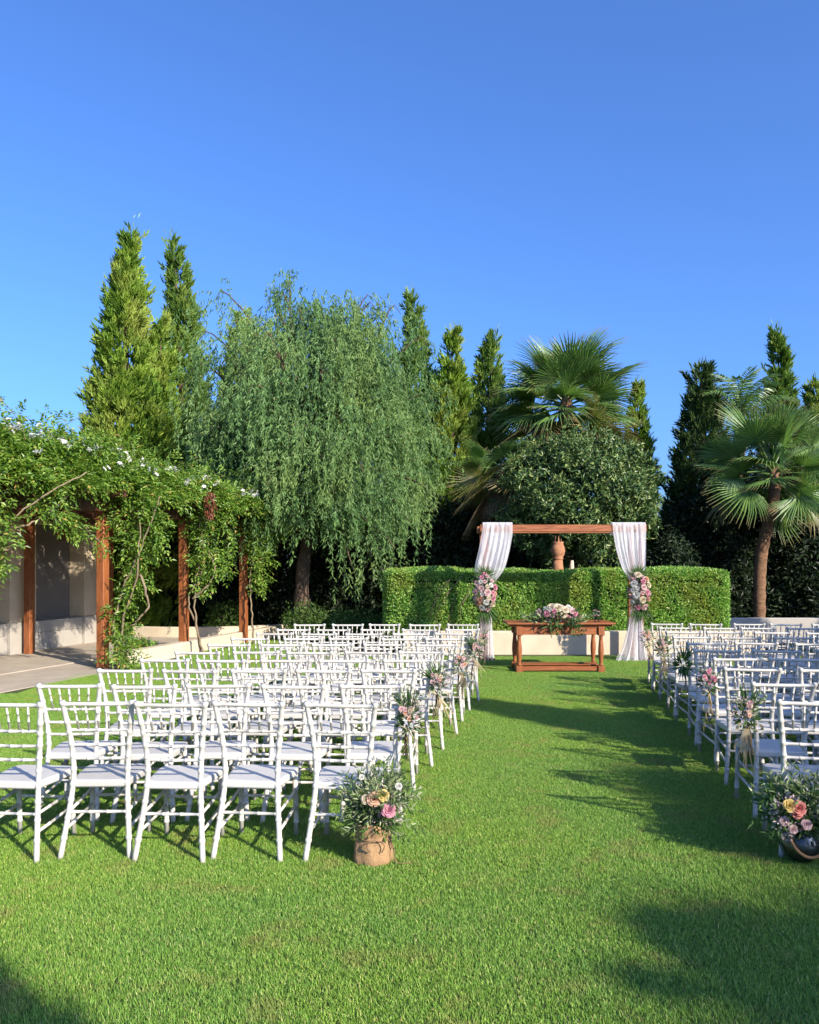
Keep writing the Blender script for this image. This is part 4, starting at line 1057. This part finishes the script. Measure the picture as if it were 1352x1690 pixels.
cols = ['pale', 'pink', 'cream', 'pink', 'pale', 'cream', 'white', 'pale', 'peach', 'pink']
for tr in range(1500):
    if len(pts) >= 40: break
    a, b = g.uniform(-1, 1), g.uniform(0, PI)
    q = math.sqrt(max(0, 1 - a * a)); p = np.array([.37 * a, -.16 * q * math.sin(b * .9 + .1), .02 + .21 * q * abs(math.cos(b * .55)) + .02])
    s = g.choice([.068, .055, .042])
    if any(np.linalg.norm(p - r) < (s + s2) * .82 for r, s2 in pts): continue
    pts.append((p, s)); put_rose(ta, p, (p[0] * .8, p[1] * 1.4 - .1, p[2] * .9), s, cols[int(g.integers(0, 10))])

def wine_glass(label, loc, h=.2, r=.036):
    t = thing('stem_glass', label, 'glass', loc, 0, 'glasses on the ceremony table')
    m = MB(); m.lathe([(r * .9, 0), (r * .85, .004), (.006, .010), (.0045, h * .45)], 14); m.obj('stem', 'glass', t)
    m = MB(); m.lathe([(.004, h * .45), (r * .7, h * .52), (r, h * .68), (r * .95, h * .85), (r * .82, h), (r * .79, h), (r * .92, h * .85), (r * .965, h * .68), (r * .66, h * .535), (.003, h * .47)], 16, caps=False); m.obj('bowl', 'glass', t)
wine_glass('tall stem glass on the table beside the roses, chair aisle side', (TX(984), TY - .20, .807), .22)
wine_glass('stem glass on the table farthest out from the roses', (TX(993), TY - .08, .807), .19)

# ------------------------------------------------------------------ chairs
def bamboo(c, r0, r1, rings, sides=9, sub=3):
    """tube along c with turned rings at the given arc fractions"""
    c = np.asarray(c, float); L = np.concatenate([[0], np.cumsum(np.linalg.norm(np.diff(c, axis=0), axis=1))]); L /= L[-1]
    e = .0085
    ts = sorted(set(list(np.linspace(0, 1, max(2, len(c)))) + [t + q for t in rings for q in (-e * 1.6, -e, e, e * 1.6)]))
    ts = [t for t in ts if 0 <= t <= 1]
    pts = np.column_stack([np.interp(ts, L, c[:, k]) for k in range(3)])
    rad = []
    for t in ts:
        r = r0 + (r1 - r0) * t
        if any(abs(t - q) <= e * 1.05 for q in rings): r *= 1.20
        rad.append(r)
    return pts, rad, sides
def chair_parts():
    parts = []
    def tb_(name, c, r0, r1, rings, sides=9, key='chair'):
        m = MB(); p, r, s = bamboo(c, r0, r1, rings, sides); m.tube(p, r, s); parts.append((name, m.mesh(name, key)))
    post = [(.202, -.285, 0), (.188, -.255, .13), (.170, -.215, .30), (.160, -.190, .44), (.162, -.185, .56), (.174, -.198, .70), (.192, -.226, .83), (.205, -.250, .925)]
    for sx in (-1, 1):
        c = spline([(sx * x, y, z) for x, y, z in post], 22)
        tb_('back_post', c, .0165, .0155, [.13, .25, .36, .455, .55, .63, .71, .79, .86, .985], 10)
    def at(z):
        P_ = np.array(post); return np.interp(z, P_[:, 2], P_[:, 0]), np.interp(z, P_[:, 2], P_[:, 1])
    for z, r in ((.905, .0125), (.745, .0100), (.655, .0100), (.572, .0100)):
        x, y = at(z); dip = .0
        c = spline([(-x, y, z), (-x * .5, y - .008, z + dip), (0, y - .012, z + dip), (x * .5, y - .008, z + dip), (x, y, z)], 9)
        tb_('top_rail' if z > .9 else 'back_rail', c, r, r, [.03, .28, .5, .72, .97] if z < .9 else [.03, .97], 8)
    xt, yt = at(.905); xb, yb = at(.745)
    for k in range(5):
        u = (k - 2) / 3.0
        tb_('spindle', [(u * xt * .98, yt - .010, .897), (u * xb * .98, yb - .010, .752)], .0065, .0065, [.3, .62], 7)
    # seat
    m = MB(); ol = []
    for x, y in ((-.165, -.205), (-.185, -.05), (-.203, .12), (-.196, .178), (-.165, .20), (0, .208), (.165, .20), (.196, .178), (.203, .12), (.185, -.05), (.165, -.205), (0, -.208)): ol.append((x, y))
    ol = np.array(ol); n = len(ol); rows = [(.97, .402), (1, .410), (1, .436), (.985, .444), (.93, .447)]
    V = np.vstack([np.column_stack([ol * s, np.full(n, z)]) for s, z in rows]); F = []
    for i in range(len(rows) - 1):
        for k in range(n): F.append((i * n + k, i * n + (k + 1) % n, (i + 1) * n + (k + 1) % n, (i + 1) * n + k))
    F.append(tuple(range(n))); F.append(tuple((len(rows) - 1) * n + k for k in range(n))[::-1])
    F = [f[::-1] for f in F]
    m.add(V, F); parts.append(('seat', m.mesh('seat', 'seat')))
    for sx in (-1, 1):
        tb_('front_leg', [(sx * .180, .190, 0), (sx * .178, .178, .22), (sx * .176, .168, .41)], .0150, .0165, [.22, .48, .74], 10)
        for z0, z1 in ((.265, .30), (.165, .20)):
            x, y = at(z0); tb_('side_stretcher', [(sx * x, y, z0), (sx * (x + .178) / 2, (y + .18) / 2, (z0 + z1) / 2 - .005), (sx * .178, .18, z1)], .0095, .0095, [.33, .67], 7)
    x, y = at(.262); tb_('back_stretcher', [(-x, y, .262), (0, y, .262), (x, y, .262)], .0095, .0095, [.05, .35, .65, .95], 7)
    tb_('front_stretcher', [(-.178, .18, .25), (0, .18, .25), (.178, .18, .25)], .0095, .0095, [.05, .35, .65, .95], 7)
    return parts
CH = chair_parts()
ORD = ['', 'first', 'second', 'third', 'fourth', 'fifth', 'sixth', 'seventh', 'eighth', 'ninth', 'tenth']
BACKOFF = .24   # the measured distance is that of the top rail
def add_chair(x, d, rz, label, group):
    t = thing('banquet_chair', label, 'chair', (x, d + BACKOFF, 0), rz, group)
    rail = None
    for nme, me in CH:
        o = bpy.data.objects.new(nme, me); COL.objects.link(o); o.parent = rail if nme == 'spindle' else t
        if nme == 'top_rail': rail = o
    return t
LD = [4.79, 5.52, 6.33, 7.02, 7.67, 8.40, 9.10, 9.75, 10.40, 11.25]
LX = [[-.372, -.92, -1.382, -1.852, -2.335]] + [None] * 9
LA = [-.372, -.257, -.14, -.02, .125, .267, .42, .545, .66, .76]; LL_ = [-2.335, -2.31, -2.20, -2.09, -1.957, -1.86, -1.757, -1.606, -1.477, -1.387]
RD = [4.85, 5.60, 6.42, 7.15, 7.84, 8.58, 9.27, 9.96, 10.67, 11.38]
gc = random.Random(4)
AISLE = {'L': [], 'R': []}
for r in range(10):
    for k in range(5):
        x = LX[r][k] if LX[r] else LA[r] + (LL_[r] - LA[r]) * k / 4 + gc.uniform(-.025, .025) * (0 < k < 4)
        d = LD[r] + gc.uniform(-.03, .03) + (.0 if r else (0.03 if k in (1, 2, 3) else 0))
        rz = math.radians(gc.uniform(-6, 6)) + math.radians(-2)
        t = add_chair(x, d, rz, f'white spindle-back chair in {ORD[r + 1]} row from viewer, {ORD[k + 1]} from aisle, pergola side', 'white chairs on the pergola side of the aisle')
        if k == 0: AISLE['L'].append((t, rz))
    nr_ = 1
    for k in range(5):
        x = 2.44 + .179 * (RD[r] - 4.85) + k * .54 + gc.uniform(-.025, .025) * (k > 0)
        d = RD[r] - .03 * k + gc.uniform(-.035, .035)
        rz = math.radians(gc.uniform(-7, 5) - 5)
        t = add_chair(x, d, rz, f'white spindle-back chair in {ORD[r + 1]} row from viewer, {ORD[k + 1]} from aisle, palm side', 'white chairs on the palm side of the aisle')
        if k == 0: AISLE['R'].append((t, rz))

# ------------------------------------------------------------------ bouquets tied to aisle chairs
def bouquet(label, chair, side, seed, look):
    t0, rz = chair; c, s = math.cos(rz), math.sin(rz)
    lx, ly = side * .225, -.235
    p = np.array([t0.location[0] + lx * c - ly * s, t0.location[1] + lx * s + ly * c, .62])
    t = thing('chair_bouquet', label, 'bouquet', p, 0, 'bouquets tied to the aisle chairs'); g = np.random.default_rng(seed)
    o = side * .03
    if look in ('palm', 'dark', 'mix'):
        palm_sprig(t, (o, -.02, .10), (-.25 * side if look != 'mix' else .5 * side * -1, -.1, 1), .20, seed, n=11, spread=.6)
    if look == 'dark':
        palm_sprig(t, (o, -.02, .06), (-.8, -.1, .35), .18, seed + 1, n=11, spread=.8); palm_sprig(t, (o, -.02, .05), (.7, -.1, -.3), .15, seed + 2, n=9, spread=.7)
        palm_sprig(t, (o, 0, .1), (.1, -.1, -1), .22, seed + 3, n=7, spread=.35)
    spray_obj('foliage', 'sprig' if look != 'olive' else 'olive', t, 70, (o, -.01, .07), (.06, .05, .09), .065, .022, seed=seed + 4)
    if look != 'dark':
        spray_obj('filler_blossom', 'tiny', t, 150, (o + .03 * side, -.03, .12), (.085, .06, .09), .022, .015, seed=seed + 5)
        for k in range(6):
            a = g.uniform(-.9, .9); sprig(t, [(o, -.02, .02), (o + .07 * math.sin(a), -.05, .14), (o + .16 * math.sin(a), -.06, .12 + .12 * math.cos(a))], 7, .03, .012, 'olive', seed + 20 + k)
        for k in range(10):
            q = np.array([o + g.normal(0, .030), -.075 + g.normal(0, .008), .135 + g.normal(0, .028)])
            put_rose(t, q, (g.normal(0, .3), -1, .25), g.uniform(.012, .019), ['pale', 'pale', 'pale', 'peach', 'cream'][k % 5] if look != 'pinkonly' else 'pink', 'blossom')
    for k in range(4):
        m = MB(); m.tube(spline([(o * .3, 0, .03), (o * .2 + g.normal(0, .01), -.01, -.06), (g.normal(0, .015), -.015, -.17 - .04 * g.random())], 6), .0035, 5); m.obj('stalk', 'string', t)
    # raffia bow: two loops and trailing ribbons
    def ribbon(pts, w, name):
        c_ = spline(pts, 14); m = MB(); sd = np.array([math.cos(seed), .3, .2]) * w
        tw = np.linspace(0, 2.0, 14)[:, None]; off = np.cos(tw) * sd + np.sin(tw) * np.array([0, w, 0])
        m.grid(np.stack([c_ - off, c_, c_ + off], 1)); 
        link(bpy.data.objects.new(name, m.mesh(name, 'raffia', {'rnd': np.repeat(g.random(14), 3)})), t)
    if look != 'dark':
        for sg in (-1, 1):
            ribbon([(o, -.05, .0), (o + sg * .06, -.08, .035), (o + sg * .085, -.08, -.005), (o + sg * .03, -.06, -.01), (o, -.05, 0)], .010, 'bow_loop')
        for k in range(13):
            e = g.normal(0, .05, 2); l = g.uniform(.14, .26) if k < 6 else g.uniform(.26, .38)
            ribbon([(o, -.05, .0), (o + e[0] * .4 + .02 * side, -.07, -l * .35), (o + e[0] + .02 * side, -.07 + e[1] * .3, -l * .75), (o + e[0] * 1.3, -.06, -l)], .010 if k < 6 else .004, 'ribbon')
look_l = ['palm', 'mix', 'olive', 'palm', 'olive']; look_r = ['palm', 'pinkonly', 'dark', 'mix', 'olive']
tx_l = ['palm-leaf bouquet with peach blossoms and raffia bow on second-row aisle chair, pergola side', 'pink bouquet with dark leaves on fourth-row aisle chair, pergola side', 'blush bouquet with long raffia on sixth-row aisle chair, pergola side', 'small dark-leaved bouquet on eighth-row aisle chair, pergola side', 'small pale bouquet on the last-row aisle chair beside the arch curtain']
tx_r = ['leafy bouquet with big raffia bow on second-row aisle chair, palm side', 'pink orchid-like bouquet with eucalyptus on fourth-row aisle chair, palm side', 'dark palm-leaf bouquet on sixth-row aisle chair, palm side', 'small green bouquet on eighth-row aisle chair, palm side', 'straw-coloured bouquet on the last-row aisle chair, palm side']
for i in range(5):
    bouquet(tx_l[i], AISLE['L'][2 * i + 1], 1, 300 + 40 * i, look_l[i])
    bouquet(tx_r[i], AISLE['R'][2 * i + 1], -1, 600 + 40 * i, look_r[i])

# ------------------------------------------------------------------ burlap pot
bp = thing('burlap_pot', 'burlap-wrapped pot of olive sprigs, a pink and a peach rose on the grass', 'flower pot', (px(616, 4.78), 4.78, 0))
m = MB(); prof = [(.110, 0.0), (.119, .008), (.116, .04), (.113, .09), (.106, .130), (.100, .148), (.104, .166), (.110, .19), (.115, .215), (.117, .232), (.111, .230), (.10, .20), (.092, .16)]
m.lathe(prof, 40, caps=False)
V = m.v[0]; a = np.arctan2(V[:, 1], V[:, 0]); sq = 1 / np.maximum(np.abs(np.cos(a + .3)), np.abs(np.sin(a + .3))); k = (.82 + .18 * sq) * .96 + .045 * np.sin(a * 7 + V[:, 2] * 20) * (.5 + 3 * np.abs(V[:, 2] - .145)) + .03 * np.sin(a * 13 + 1 + V[:, 2] * 35) + .02 * np.sin(a * 3)
V[:, :2] *= k[:, None]; V[:, 2] += .010 * np.sin(a * 4 + 1) * (V[:, 2] > .2) + .012 * np.sin(a * 2.0) * (V[:, 2] > .17)
m.add([[0.085 * math.cos(q), .085 * math.sin(q), .165] for q in np.linspace(0, 2 * PI, 20, endpoint=False)], [tuple(range(20))])
m.obj('burlap_wrap', 'burlap', bp)
m = MB(); aa = np.linspace(0, 2 * PI, 40); rr_ = .102 * (1 + .04 * np.sin(aa * 7 + 2.9)); m.tube(np.column_stack([rr_ * np.cos(aa), rr_ * np.sin(aa), .145 + .006 * np.sin(aa * 2)]), .0045, 6, False); m.obj('twine', 'string', bp)
for sg in (-1, 1):
    m = MB(); m.tube(spline([(.02, -.108, .145), (.02 + sg * .035, -.125, .15), (.02 + sg * .05, -.128, .125), (.02 + sg * .035, -.124, .09)], 9), .0035, 5); m.obj('twine_end', 'string', bp)
m = MB(); m.tube(spline([(.10, -.05, .145), (.125, -.06, .08), (.13, -.07, .02), (.17, -.08, .012), (.22, -.06, .012)], 10), .004, 5); m.obj('twine_end', 'string', bp)
g = np.random.default_rng(77)
for k in range(46):
    th = g.uniform(0, 2 * PI); rr = g.random() ** .6; h = .21 + .40 * (1 - .55 * rr * rr) * g.uniform(.7, 1.05); o_ = .05 + .20 * rr
    p0 = np.array([.05 * math.cos(th), .05 * math.sin(th), .17]); p2 = np.array([o_ * math.cos(th) + .02, o_ * math.sin(th), h])
    sprig(bp, [p0, (p0 + p2) / 2 + [0, 0, .06], p2], int(g.integers(7, 12)), .048, .013, 'olive' if k % 3 else 'sprig', 800 + k)
for k, (x, y, z) in enumerate([(-.16, -.12, .20), (.26, -.05, .30), (.28, -.1, .22), (-.2, -.1, .30), (.2, -.12, .17), (.24, .02, .40)]):
    sprig(bp, [(0, 0, .18), (x * .5, y * .6, z + .03), (x, y, z)], 10, .055, .012, 'olive', 850 + k)
spray_obj('foliage', 'sprig', bp, 330, (0, 0, .26), (.14, .14, .12), .07, .018, seed=9)
spray_obj('grey_foliage', 'olive', bp, 420, (.01, -.02, .36), (.17, .15, .17), .06, .014, seed=10)
spray_obj('filler_blossom', 'tiny', bp, 170, (.03, -.06, .34), (.16, .10, .15), .02, .015, seed=11)
spray_obj('white_blossom', 'white_petal', bp, 40, (.02, .0, .55), (.12, .08, .05), .035, .022, seed=12)
for p, s_, c_ in (((.015, -.165, .405), .036, 'peach'), ((.062, -.165, .425), .031, 'yellow'), ((.095, -.175, .345), .035, 'pink'), ((-.03, -.15, .40), .030, 'cream'), ((.15, -.10, .46), .02, 'white'), ((.05, -.12, .30), .018, 'pale'), ((-.06, -.13, .52), .014, 'white')):
    put_rose(bp, p, (p[0], -1, .45), s_, c_)

# ------------------------------------------------------------------ glass vase with rope handle
gv = thing('glass_vase', 'round smoked glass vase with rope handle holding mixed flowers, at the picture edge', 'vase', (px(1322, 4.76), 4.76, 0))
m = MB(); R_ = .118
prof = [(R_ * math.cos(a), .112 + R_ * math.sin(a) * .95) for a in np.linspace(-1.25, 1.0, 18)] + [(.068, .225)]
m.lathe(prof + [(r - .004, z) for r, z in prof[::-1]], 36, caps=False); m.obj('bowl', 'smoke', gv)
m = MB(); m.lathe([(.001, .010), (.045, .010), (.09, .05), (.107, .10), (.108, .125), (.001, .125)], 24, caps=False)
MT['dark_water'] = surf('dark_water', (.06, .07, .06), (.11, .12, .10), 5, .1); m.obj('water', 'dark_water', gv)
m = MB(); a = np.linspace(PI * 1.02, PI * 1.98, 60); c = np.column_stack([.107 * np.cos(a), -.085 - .045 * np.abs(np.sin(a)), .195 + .125 * np.sin(a)])
for q in (0, 2.1, 4.2):
    tt = np.linspace(0, 60, 60); cc = c + .0045 * np.column_stack([np.cos(tt + q) * np.cos(a), np.sin(tt + q), np.cos(tt + q) * np.sin(a)]); V, F = tube(cc, .0055, 6); m.add(V, F, True)
m.obj('rope_handle', 'rope', gv)
m = MB(); aa = np.linspace(0, 2 * PI, 40); m.tube(np.column_stack([.076 * np.cos(aa), .076 * np.sin(aa), np.full(40, .212)]), .006, 7, False); m.obj('rope_collar', 'rope', gv)
g = np.random.default_rng(78)
for k in range(44):
    th = g.uniform(0, 2 * PI); rr = g.random() ** .6; h = .24 + .30 * (1 - .6 * rr * rr) * g.uniform(.7, 1.05); o_ = .05 + .22 * rr
    p0 = np.array([.03 * math.cos(th), .03 * math.sin(th), .12]); p2 = np.array([o_ * math.cos(th), o_ * math.sin(th), h])
    sprig(gv, [p0, (p0 + p2) / 2 + [0, 0, .07], p2], int(g.integers(7, 11)), .05, .018, 'sprig' if k % 2 else 'olive', 900 + k)
for k, (x, y, z) in enumerate([(-.30, -.05, .26), (-.27, -.1, .36), (-.24, -.12, .20), (-.2, -.15, .24)]):
    sprig(gv, [(0, 0, .2), (x * .5, y * .6, z + .05), (x, y, z)], 10, .06, .014, 'sprig', 960 + k)
spray_obj('foliage', 'sprig', gv, 380, (0, 0, .30), (.20, .16, .12), .07, .022, seed=14)
spray_obj('pale_blossom', 'tiny', gv, 260, (-.12, -.10, .30), (.10, .08, .13), .022, .016, seed=15)
spray_obj('white_blossom', 'white_petal', gv, 240, (.10, -.08, .40), (.12, .09, .12), .026, .018, seed=16)
spray_obj('grey_foliage', 'olive', gv, 260, (.08, -.06, .38), (.16, .12, .14), .055, .016, seed=17)
for p, s_, c_ in (((-.145, -.17, .375), .036, 'yellow'), ((-.10, -.18, .365), .036, 'coral'), ((-.105, -.175, .335), .03, 'coral'), ((.075, -.17, .30), .04, 'white'), ((.12, -.15, .34), .036, 'cream'), ((-.16, -.14, .28), .024, 'pale'), ((-.05, -.17, .27), .026, 'pale'), ((-.12, -.16, .24), .024, 'pale')):
    put_rose(gv, p, (p[0], -1, .4), s_, c_)

# ------------------------------------------------------------------ trees beside and behind the viewer that shade the lawn
SHC = None
def shade_cypress(label, tip, H, R, seed):
    """alike trees share one crown and one trunk"""
    global SHC
    L = H / math.tan(SUN_EL); base = (tip[0] + L * math.sin(SUN_AZ), tip[1] - L * math.cos(SUN_AZ))
    if SHC is None:
        t = cypress('cypress_tree', label, base, 6.5, 1.3, 'cyp_dark', 70000, 61, .55, 0, .18, 'shade trees beside the lawn'); SHC = [c.data for c in t.children], [c.name.split('.')[0] for c in t.children]
    else:
        t = thing('cypress_tree', label, 'tree', (base[0], base[1], 0), 0, 'shade trees beside the lawn')
        for me, nm in zip(*SHC): obj(nm, me, t)
    t.scale = (R / 1.3, R / 1.3, H / 6.5); t.rotation_euler = (0, 0, seed)
    return t
shade_cypress('dark cypress beside the lawn casting the long shadow across the aisle', (0.75, 10.35), 6.2, 1.0, 61)
shade_cypress('dark cypress beside the lawn shading the middle palm-side rows', (2.9, 10.7), 6.6, 1.3, 62)
shade_cypress('dark cypress beside the lawn shading the last palm-side rows', (3.9, 11.9), 6.8, 1.3, 63)
shade_cypress('dark cypress beside the lawn shading the outer palm-side seats', (5.0, 13.1), 6.9, 1.3, 60)
shade_cypress('dark cypress beside the lawn shading the wall by the palm', (6.4, 14.8), 7.0, 1.4, 64)
shade_cypress('dark cypress beside the lawn shading the palm trunk', (8.0, 17.0), 7.0, 1.4, 65)
shade_cypress('dark cypress beside the lawn shading the low grey wall', (6.7, 19.2), 5.0, 1.1, 70)
shade_cypress('dark cypress beside the lawn shading the foot of the broad fan palm', (8.4, 20.3), 6.6, 1.4, 71)
shade_cypress('unseen dark broad cypress added beside the lawn to deepen the near corner shadow', (1.6, 3.62), 5.2, 1.5, 72)  # extra tree out of view, added to make the corner shadow denser
shade_cypress('dark cypress behind the viewer casting the corner shadow', (-2.25, 3.74), 5.0, .58, 66)
def shade_palm(label, sh, z, n, seed, r):
    """sh: where the middle of the crown's shadow falls"""
    L = z / math.tan(SUN_EL)
    b = (sh[0] + L * math.sin(SUN_AZ), sh[1] - L * math.cos(SUN_AZ))
    return fan_palm(label, b, (b[0], b[1], z), n, seed, r * .42, r * .62, .14, -60, 85, .1, 'shade trees beside the lawn')
shade_palm('fan palm beside the lawn shading the near aisle chairs', (2.75, 5.75), 4.2, 52, 67, 1.0)
shade_palm('small fan palm beside the lawn shading the grass by the glass vase', (2.55, 4.95), 4.0, 44, 69, .7)
shade_palm('fan palm beside the lawn shading the near lawn corner', (3.1, 2.35), 4.6, 60, 68, 1.6)

# ------------------------------------------------------------------ grass
GC = bpy.data.collections.new('grass_tufts')
PS = 0.5
def tuft(seed, n=10500):
    g = np.random.default_rng(seed)
    p = np.column_stack([g.uniform(-PS / 2, PS / 2, (n, 2)) * 1.04, np.zeros(n)])
    az = g.uniform(0, 2 * PI, n); h = .018 * g.uniform(.55, 1.35, n); lean = g.uniform(.15, 1.0, n) * h; w = .0014 * g.uniform(.7, 1.3, n)
    d = np.column_stack([np.cos(az), np.sin(az), np.zeros(n)]); fa = az + PI / 2 + g.normal(0, .5, n); s = np.column_stack([np.cos(fa), np.sin(fa), np.zeros(n)]) * w[:, None]
    up = np.array([0, 0, 1.0])
    b0 = p - s; b1 = p + s; mid = p + d * (lean * .35)[:, None] + up * (h * .62)[:, None]; m0 = mid - s * .75; m1 = mid + s * .75
    t = p + d * lean[:, None] + up * (h * .95)[:, None]
    V = np.stack([b0, b1, m0, m1, t], 1).reshape(-1, 3); i = np.arange(n)[:, None] * 5
    T = np.concatenate([i + [0, 1, 3], i + [0, 3, 2], i + [2, 3, 4]], 1).reshape(-1, 3)
    return np_mesh('grass_tuft', V, T, 'grass', {'rnd': np.repeat(g.random(n), 5)})
for k in range(5):
    GC.objects.link(bpy.data.objects.new('grass_tuft', tuft(400 + k)))
pts = []; rot = []; idx = []
for iy in range(int((19.0 - 2.0) / PS)):
    for ix in range(-14, 22):
        x, y = ix * PS, 2.2 + iy * PS
        if x + PS / 2 < edge_x(y) + PS * .5: continue
        if abs(x) - PS > .54 * y + 2.6: continue
        if y > 15.62 and x > -1.4: continue
        if y > 16 and x > -1.6: continue
        pts.append((x, y, 0)); rot.append(random.randrange(4) * PI / 2); idx.append(random.randrange(5))
gm = bpy.data.meshes.new('lawn_grass'); gm.from_pydata(pts, [], [])
a = gm.attributes.new('turn', 'FLOAT', 'POINT'); a.data.foreach_set('value', rot)
a = gm.attributes.new('pick', 'INT', 'POINT'); a.data.foreach_set('value', idx)
gm.materials.append(MT['grass'])
go = obj('lawn_grass', gm); tag(go, 'short mown green grass of the whole lawn', 'grass', kind='stuff')
ng = bpy.data.node_groups.new('lay_grass', 'GeometryNodeTree')
ng.interface.new_socket('Geometry', in_out='INPUT', socket_type='NodeSocketGeometry'); ng.interface.new_socket('Geometry', in_out='OUTPUT', socket_type='NodeSocketGeometry')
N = ng.nodes; gi = N.new('NodeGroupInput'); gout = N.new('NodeGroupOutput'); iop = N.new('GeometryNodeInstanceOnPoints'); ci = N.new('GeometryNodeCollectionInfo')
ci.inputs['Collection'].default_value = GC; ci.inputs['Separate Children'].default_value = True; ci.inputs['Reset Children'].default_value = True
na = N.new('GeometryNodeInputNamedAttribute'); na.data_type = 'FLOAT'; na.inputs['Name'].default_value = 'turn'
nb = N.new('GeometryNodeInputNamedAttribute'); nb.data_type = 'INT'; nb.inputs['Name'].default_value = 'pick'
cx_ = N.new('ShaderNodeCombineXYZ'); ng.links.new(na.outputs['Attribute'], cx_.inputs['Z'])
iop.inputs['Pick Instance'].default_value = True
ng.links.new(gi.outputs[0], iop.inputs['Points']); ng.links.new(ci.outputs[0], iop.inputs['Instance']); ng.links.new(nb.outputs['Attribute'], iop.inputs['Instance Index'])
ng.links.new(cx_.outputs[0], iop.inputs['Rotation']); ng.links.new(iop.outputs[0], gout.inputs[0])
md = go.modifiers.new('grass', 'NODES'); md.node_group = ng
